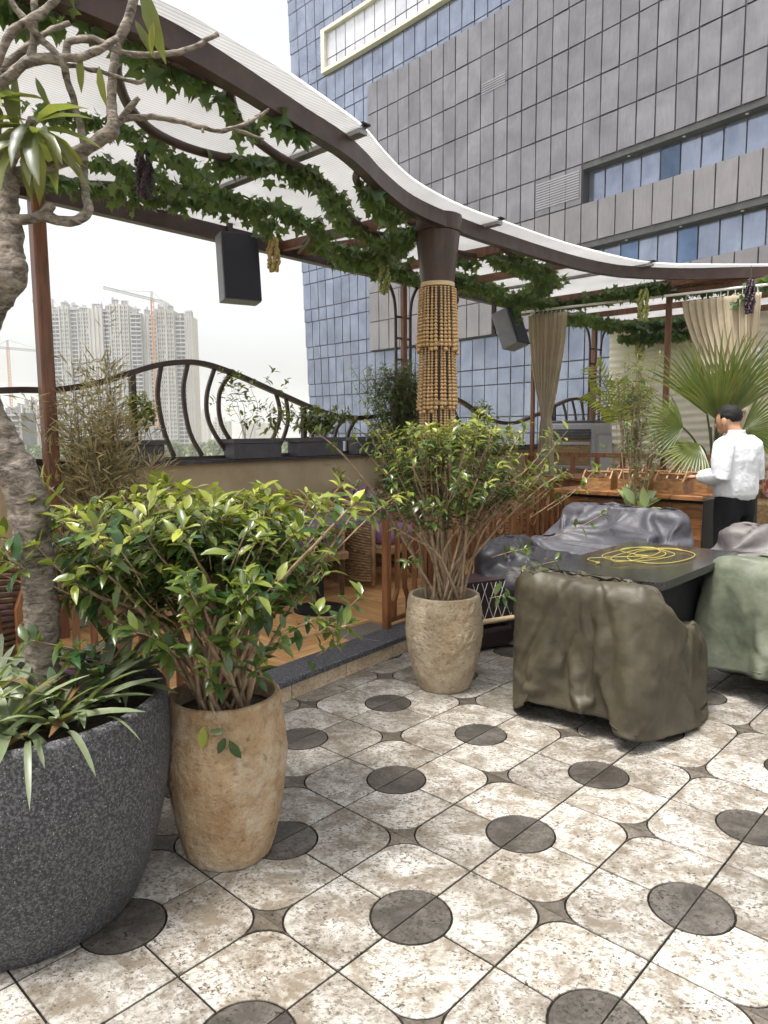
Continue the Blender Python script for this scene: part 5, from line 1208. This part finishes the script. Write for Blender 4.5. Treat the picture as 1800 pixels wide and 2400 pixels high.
# ================================================================== cooler, curtains, cream wall, lamps
cl = thing('air_cooler', 'grey desert air cooler with honeycomb pad behind the cross railing', 'air cooler', P(8.62, 4.55, .1), UA-R(90))
MB().bbox((0, 0, .71), (.62, .52, 1.42), .02).build('body', 'plastic_grey', cl)
MB().bbox((.31, .02, .68), (.06, .42, 1.2), .025).build('side_cover', 'plastic_grey', cl)
MB().bbox((-.0, -.265, .82), (.54, .03, .88), .005).build('honeycomb_pad', 'pad_brown', cl)
for k in range(4):
    MB().bbox((0, -.285, 1.33-.035*k), (.56, .03, .024), .004).build('top_louvre', 'plastic_dark', cl)
for z_ in (1.16, .86, .56): MB().bbox((0, -.285, z_), (.56, .02, .035), .004).build('pad_bar', 'plastic_grey', cl)
MB().bbox((0, -.0, 1.435), (.6, .5, .03), .01).build('lid', 'plastic_dark', cl)
def curtain(label, t_top0, t_top1, t_pin, w_pin, t_bot0, t_bot1, z0, zp, z1, s_, npl, thick=.055):
    g = thing('curtain', label, 'curtain', P(s_, (t_top0+t_top1)/2, z0), group='beige pleated curtains')
    grid = []; NZ, NU = 46, npl*12
    for j in range(NZ+1):
        z_ = z1 + (z0-z1)*j/NZ; row = []
        if z_ > zp: f = (z1-z_)/(z1-zp); e = f**1.6; a0, a1 = t_top0+(t_pin-w_pin/2-t_top0)*e, t_top1+(t_pin+w_pin/2-t_top1)*e
        else: f = (zp-z_)/(zp-z0+1e-6); e = f**.6; a0, a1 = t_pin-w_pin/2+(t_bot0-t_pin+w_pin/2)*e, t_pin+w_pin/2+(t_bot1-t_pin-w_pin/2)*e
        dens = min(1, abs(a1-a0)/abs(t_top1-t_top0)); am = thick*(.65+.7*(1-dens))
        for k in range(NU+1):
            u = k/NU; w_ = .35*noise.noise(Vector((u*7, z_*1.3, s_))); ph = 2*math.pi*npl*(u+.02*w_)
            row.append(P(s_ + am*math.sin(ph)*(.7+.5*noise.noise(Vector((u*9, z_*.8, 5)))) + .01*noise.noise(Vector((u*30, z_*4, 2))), a0+(a1-a0)*(u+.012*math.sin(ph*2)), z_))
        grid.append(row)
    b = MB(); b.sheet(grid); o = b.build('cloth', 'curtain_cloth', g, smooth=True, world=True)
    md = o.modifiers.new('thick', 'SOLIDIFY'); md.thickness = .004
    b = MB()
    for k in range(npl): q = (k+.5)/npl; b.bar([P(s_, t_top0+(t_top1-t_top0)*q, z1-.01), P(s_, t_top0+(t_top1-t_top0)*q, z1+.05)], .004, .006)
    b.build('hooks', 'white_paint', g, world=True)
    MB().lathe([(w_pin*.5, -.03), (w_pin*.56, 0), (w_pin*.5, .03)], 14, P(s_, t_pin, zp)).build('tie', 'curtain_cloth', g, smooth=True, world=True)
    return g
rod = thing('curtain_rod', 'white curtain rod running across the platform under the canopy', 'curtain rod', P(7.72, 3.4, 2.83))
MB().tube([P(7.72, 1.9, 2.80), P(7.72, 4.95, 2.86)], .014, 8).build('rod', 'white_paint', rod, smooth=True, world=True)
for t_ in (2.05, 3.3, 4.75): MB().bar([P(7.72, t_, 2.82), P(7.84, t_, 2.9)], .015, .02).build('bracket', 'white_paint', rod, world=True)
curtain('beige pleated curtain tied at the waist beside the tilted speaker', 4.28, 4.80, 4.53, .075, 4.40, 4.66, .55, 1.58, 2.80, 7.72, 9)
curtain('beige pleated curtain drawn aside above the palm at the right', 2.20, 2.95, 2.30, .10, 2.22, 2.42, .9, 1.62, 2.74, 7.70, 11)
curtain('beige curtain tail tied low at the right frame edge', 1.62, 1.95, 1.83, .08, 1.70, 1.98, .4, 1.25, 2.72, 7.74, 6)
cw = MB(); grid = []
for j in range(171):
    z_ = .0 + 3.0*j/170; row = []
    for k in range(61):
        t_ = 5.0 - 6.2*k/60; w_ = math.sin(z_*62 + 2.6*noise.noise(Vector((t_*.9, z_*1.3, 1))) + 1.2*math.sin(t_*1.7)); row.append(P(10.3 - .012*w_*(.7+.5*noise.noise(Vector((t_*3, z_*9, 4)))), t_, z_))
    grid.append(row)
cw.sheet(grid); cwt = thing('rippled_wall', 'cream feature wall with fine horizontal ripples at the right rear', 'wall', P(10.35, 2, 0))
cw.build('rippled_face', 'wall_cream', cwt, smooth=True, world=True); MB().box(P(10.42, 1.9, 1.5), (.16, 6.2, 3.0), RU).build('core', 'wall_cream', cwt, world=True)
def pendant(label, s_, t_, z_, r):
    g = thing('pendant_lamp', label, 'lamp', P(s_, t_, z_), group='white perforated pendant lamps')
    prof = [(.02, r*1.25), (r*.55, r*1.05), (r*.9, r*.5), (r, 0), (r*.92, -r*.5), (r*.6, -r*.95), (.04, -r*1.1)]
    MB().lathe([(p.x, p.z) for p in spline([(a_, 0, c_) for a_, c_ in reversed(prof)], 4)], 28).build('shade', 'white_paint', g, smooth=True)
    MB().tube([(0, 0, r), (0, 0, 2.95-z_)], .004, 5).build('cord', 'dark_metal', g)
    b = MB()
    for j, zz in enumerate((.42, .28, .14)):
        for k in range(22):
            a_ = 2*math.pi*(k+.5*(j % 2))/22; rr = r*(1-.12*(zz*2)**2)*.985; b.ball((rr*math.cos(a_), rr*math.sin(a_), r*zz*1.1), r*.055, 6, 4)
    tag(b.build('perforations', 'speaker_black', g), kind='stuff')
pendant('upper white perforated pendant lamp beside the right curtain', 8.9, 2.62, 2.22, .125)
pendant('lower white perforated pendant lamp beside the right curtain', 8.75, 2.56, 1.93, .13)
bn = thing('banquette', 'low wicker bench with red patterned cushions below the cream wall', 'bench', P(9.5, 3.3, .1), UA)
MB().bbox((0, 0, .25), (.6, 2.6, .44), .03).build('base', 'cane', bn); MB().bbox((.28, 0, .62), (.12, 2.6, .5), .03).build('back', 'cane', bn)
for k in range(4): MB().ball((.14, -.95+k*.64, .66), (.09, .28, .2), 18, 10, .55).build('back_cushion', 'patterned', bn, smooth=True)
bt = thing('mop', 'blue handled mop leaning behind the waiter', 'mop', P(6.9, 1.55, 0)); MB().tube([(0, 0, 0), (.02, .05, 1.2)], .013, 8).build('pole', 'white_paint', bt); MB().tube([(.02, .05, 1.2), (.0235, .055, 1.42)], .017, 8).build('grip', 'blue_plastic', bt)
MB().box((0, 0, .03), (.3, .1, .06)).build('head', 'white_paint', bt)

# ================================================================== planter boxes and plants
def planter(label, s_, l, t_=4.93, rz=0, h=.16):
    g = thing('planter_box', label, 'planter box', P(s_, t_, 1.221), UA+rz, 'planter boxes on the coping')
    MB().bbox((0, 0, h*.39), (l*.94, .15, h*.78), .004).build('trough', 'planter_box', g)
    b = MB(); z0, z1 = h*.78, h
    for (c, sz) in (((0, -.0825, (z0+z1)/2), (l, .015, z1-z0)), ((0, .0825, (z0+z1)/2), (l, .015, z1-z0)), ((-l/2+.008, 0, (z0+z1)/2), (.015, .15, z1-z0)), ((l/2-.008, 0, (z0+z1)/2), (.015, .15, z1-z0))): b.box(c, sz)
    b.build('rim', 'planter_box', g); MB().box((0, 0, h*.82), (l*.92, .14, .02)).build('soil', 'soil', g)
    return g
planter('dark planter box beside the bamboo clump', 2.62, .42)
planter('grey planter box under the railing hoop with thin climbing stems', 3.68, .52)
planter('grey planter box with a low bushy plant right of the hoop', 4.38, .58)
planter('grey planter box half hidden by the weeping fig', 5.05, .45)
planter('dark planter box behind the tree trunk at far left', 1.55, .4)
planter('dark planter box behind the bead column with a small leafy plant', 6.95, .5)
def up_plant(label, s_, h, w, n, leaf, mat, tpl='oval', tint=(0, .6), nparts=60, t_=4.93, z0=1.36, nl=7):
    root = P(s_, t_, z0); tips = [(root.x+random.gauss(0, w), root.y+random.gauss(0, w*.7), z0 + h*random.uniform(.35, 1)) for k in range(n)]
    return bush('box_plant', label, 'plant', root, tips, leaf, nl, mat, nparts, lambda p, f: tint[0]+(tint[1]-tint[0])*random.random(), r0=.003, spread=.1, tpl=tpl, along=.12)
up_plant('bright leafy plant in the planter beside the bamboo', 2.68, .36, .07, 30, .08, 'leaf_ficus', tint=(.2, 1))
up_plant('sparse tall climbing stems under the railing hoop', 3.6, .58, .14, 18, .08, 'leaf_ficus', tint=(.05, .7), nl=10)
up_plant('small sprig at the right end of the hoop planter', 3.9, .34, .09, 16, .07, 'leaf_ficus', tint=(.1, .7), nl=10)
up_plant('low dark bushy plant in the planter right of the hoop', 4.42, .28, .14, 80, .075, 'leaf_ficus', tint=(0, .4), nl=8, nparts=120)
up_plant('leafy stems behind the tree trunk at far left', 1.58, .3, .06, 10, .07, 'leaf_ficus', tint=(.2, .9))
up_plant('small leafy plant behind the right side of the bead column', 6.95, .42, .1, 26, .07, 'leaf_ficus', tint=(.1, .5))
# weeping fig by the column
wf = P(5.32, 4.72, 0); tips = [(wf.x+random.gauss(0, .17), wf.y+random.gauss(0, .15), 1.3+.8*random.random()**.9) for k in range(420)]
bush('weeping_fig', 'dense dark weeping fig left of the bead column', 'shrub', (wf.x, wf.y, 1.0), tips, .075, 15, 'leaf_ficus_small', 200, lambda p, f: random.random()**1.5, 'stem_dark', .007, .05, 'lance', 1.5, -.8, .2)
MB_ = thing('fig_tub', 'dark round tub of the weeping fig', 'plant pot', (wf.x, wf.y, .1)); MB().lathe([(.15, 0), (.19, .9), (.17, .9)], 24).build('body', 'plastic_dark', MB_); MB().lathe([(.165, .85), (.01, .88)], 16).build('soil', 'soil', MB_)
# bamboo clump by the left pole
bm = P(2.24, 4.62, .12); g = thing('bamboo_clump', 'straw coloured feathery bamboo clump beside the brown pole', 'bamboo', bm); sp = []; b = MB()
for k in range(46):
    a_ = random.uniform(0, 6.28); lean = abs(random.gauss(0, .24)); h = random.uniform(.7, 1.8) if k else 2.08
    if k == 0: lean = .04
    tip = bm + Vector((math.cos(a_)*lean, math.sin(a_)*lean, h)); b0 = bm + Vector((math.cos(a_), math.sin(a_), 0))*.07
    path = spline([b0, b0.lerp(tip, .5)+rv(.02), tip], 6); b.tube(path, [.006*(1-.8*i/(len(path)-1)) for i in range(len(path))], 5)
    for j in range(110 if k else 14):
        f = random.uniform(.45, 1) if k else random.uniform(.75, 1); i = min(len(path)-2, int(f*(len(path)-1))); p = path[i].lerp(path[i+1], random.random())
        d0 = rv(1).normalized(); d0.z = abs(d0.z)*.5; tw_ = p + d0*random.uniform(.02, .14); 
        if j % 4 == 0: b.tube([p, tw_], .0012, 4, False)
        sp.append((frame(tw_, d0 + Vector((0, 0, .35)) + rv(.3), rv(1), random.uniform(.06, .11), .6), .15+.85*random.random()**.7))
tag(b.build('canes', 'stem_dark', g, smooth=True, world=True)); foliage(g, sp, 'lance', 'leaf_bamboo', 250)
# fan palm
pm = Vector((2.95, 6.45, 0)); g = thing('fan_palm', 'tall fan palm with spread green fronds behind the waiter', 'palm', pm)
crn = [((2.94, 6.42, 1.60), (.12, 0, 1), .8, 70), ((3.02, 6.45, 1.60), (.55, .05, .85), .9, 50), ((2.86, 6.42, 1.56), (-.52, 0, .9), .82, 46), ((2.92, 6.34, 1.5), (-.25, -.25, .9), .62, 70), ((2.62, 6.35, 1.45), (-.97, -.05, .2), .46, 130), ((2.74, 6.28, 1.30), (-.6, -.3, -.35), .42, 110), ((3.18, 6.42, 1.42), (.8, -.1, .2), .5, 110), ((3.02, 6.38, 1.52), (.3, -.25, .9), .7, 60)]
for k, (hub, d, ln, spr) in enumerate(crn):
    hub = Vector(hub); d = Vector(d).normalized(); nrm = Vector((0, -1, .25)) + rv(.2); x = d.cross(nrm).normalized(); nrm = x.cross(d)
    b = MB(); tints = []; root = pm + Vector((random.gauss(0, .02), random.gauss(0, .02), .95))
    path = spline([root, root.lerp(hub, .55)+Vector((0, 0, .08)), hub], 6); b.tube(path, .009, 6); tints += [.0]*len(b.f)
    n = 9 + int(spr/11)
    for i in range(n):
        a_ = R(-spr/2 + spr*i/(n-1)); dd = (d*math.cos(a_) + x*math.sin(a_)).normalized(); L_ = ln*(.72+.28*math.cos(a_))*random.uniform(.88, 1.08); w_ = .0135
        sx_ = nrm.cross(dd).normalized(); q = []
        for f, ww in ((0, .3), (.3, .95), (.6, .9), (.85, .45), (1, .04)):
            c = hub + dd*L_*f + Vector((0, 0, -.16*L_*f**3)) + nrm*.0; q += [c - sx_*w_*ww + nrm*.010*ww, c, c + sx_*w_*ww + nrm*.010*ww]
        n0 = len(b.f); b.add(q, [(r_*3+c_, r_*3+c_+1, r_*3+c_+4, r_*3+c_+3) for r_ in range(4) for c_ in range(2)]); tints += [random.random()*.9]*(len(b.f)-n0)
    b.tint = tints; b.build('frond', 'leaf_palm', g, smooth=True, world=True)
b = MB(); b.tube([pm+Vector((0, 0, .25)), pm+Vector((.01, 0, .7)), pm+Vector((0, 0, 1.05))], [.05, .045, .03], 10); b.build('trunk', 'stem_dark', g, smooth=True, world=True)
for k in range(9):
    a_ = k*2.4; hub = pm + Vector((0, 0, 1.0)); e = hub + Vector((math.cos(a_)*.05, math.sin(a_)*.05, .45)); MB().tube([hub, e], [.012, .006], 6).build('petiole', 'maroon', g, smooth=True, world=True)
pp = thing('palm_pot', 'brown round pot of the fan palm', 'plant pot', (pm.x, pm.y, 0)); MB().lathe([(.13, 0), (.18, .34), (.16, .34), (.16, .28)], 24).build('body', 'column_brown', pp); MB().lathe([(.16, .27), (.01, .29)], 16).build('soil', 'soil', pp)
# thin twiggy shrub and its leafy base plant in front of the counter
ts = Vector((2.0, 5.74, .36)); tips = [(ts.x+random.gauss(0, .11), ts.y+random.gauss(0, .1), 1.2+.85*random.random()**.7) for k in range(80)]
bush('tall_shrub', 'tall thin twiggy shrub in front of the wooden cabinet', 'shrub', ts, tips, .078, 15, 'leaf_ficus_small', 150, lambda p, f: random.random(), 'stem', .005, .05, 'lance', 1.6, -.6, .38)
g = thing('dumb_cane', 'pale variegated dumb cane leaves at the foot of the thin shrub', 'plant', (2.0, 5.7, .4)); sp = []
for k in range(16):
    a_ = k*2.4; el = random.uniform(.15, 1.1); d = Vector((math.cos(a_)*math.cos(el), math.sin(a_)*math.cos(el)*.6, math.sin(el))); sp.append((frame(Vector((2.0, 5.70, .76))+d*.06+rv(.04), d, Vector((0, -.6, 1))+rv(.3), random.uniform(.14, .22), 1.15), random.random()))
foliage(g, sp, 'oval', 'leaf_dieff', 30); MB().tube([(0, .02, 0), (0, .02, .38)], .015, 7).build('stem', 'stem', g)
tp_ = thing('shrub_pot', 'dark square pot of the thin shrub', 'plant pot', (2.0, 5.72, 0)); MB().bbox((0, 0, .2), (.32, .32, .4), .02).build('body', 'plastic_dark', tp_); MB().box((0, 0, .401), (.28, .28, .01)).build('soil', 'soil', tp_)
# yellow areca leaves by the cooler
g = thing('areca_palm', 'yellow green feathered palm leaves right of the air cooler', 'palm', (2.75, 8.3, .1)); sp = []; b = MB()
for (e, c_) in (((2.35, 8.1, 2.12), 0), ((2.32, 8.15, 1.85), 1), ((2.6, 8.1, 1.95), 2), ((2.95, 8.2, 1.9), 3)):
    path = spline([(2.75, 8.3, .3), (2.72, 8.22, 1.3), Vector((2.68, 8.2, 1.55)).lerp(Vector(e), .3), e], 10); b.tube(path, .006, 5)
    for i in range(len(path)//2, len(path)):
        for sg in (-1, 1):
            dd = (path[i]-path[i-1]).normalized(); s2 = dd.cross(Vector((0, -1, .2))).normalized()*sg
            sp.append((frame(path[i], s2*.8+dd*.6+Vector((0, 0, -.2)), (0, -1, .3), .17, .8), random.random()))
b.build('stem', 'stem', g, smooth=True, world=True); foliage(g, sp, 'lance', 'leaf_yellow', 120)
ap = thing('areca_pot', 'dark pot of the feathered palm', 'plant pot', (2.75, 8.3, .1)); MB().lathe([(.12, 0), (.16, .3), (.14, .3), (.14, .25)], 20).build('body', 'plastic_dark', ap)

# ================================================================== air
hz = MB().box((0, 0, (GZ-1+125)/2), (6020, 6020, 125-GZ+1)); ho = hz.build('haze', None); tag(ho, kind='stuff')
ho.location = (0, 0, 0)
hm = bpy.data.materials.new('haze'); hm.use_nodes = True; N = hm.node_tree.nodes; N.remove(N['Principled BSDF'])
pv = N.new('ShaderNodeVolumePrincipled'); pv.inputs['Color'].default_value = (.95, .96, .98, 1); pv.inputs['Density'].default_value = .0004; pv.inputs['Anisotropy'].default_value = .2
hm.node_tree.links.new(pv.outputs[0], N['Material Output'].inputs['Volume']); ho.data.materials.append(hm)
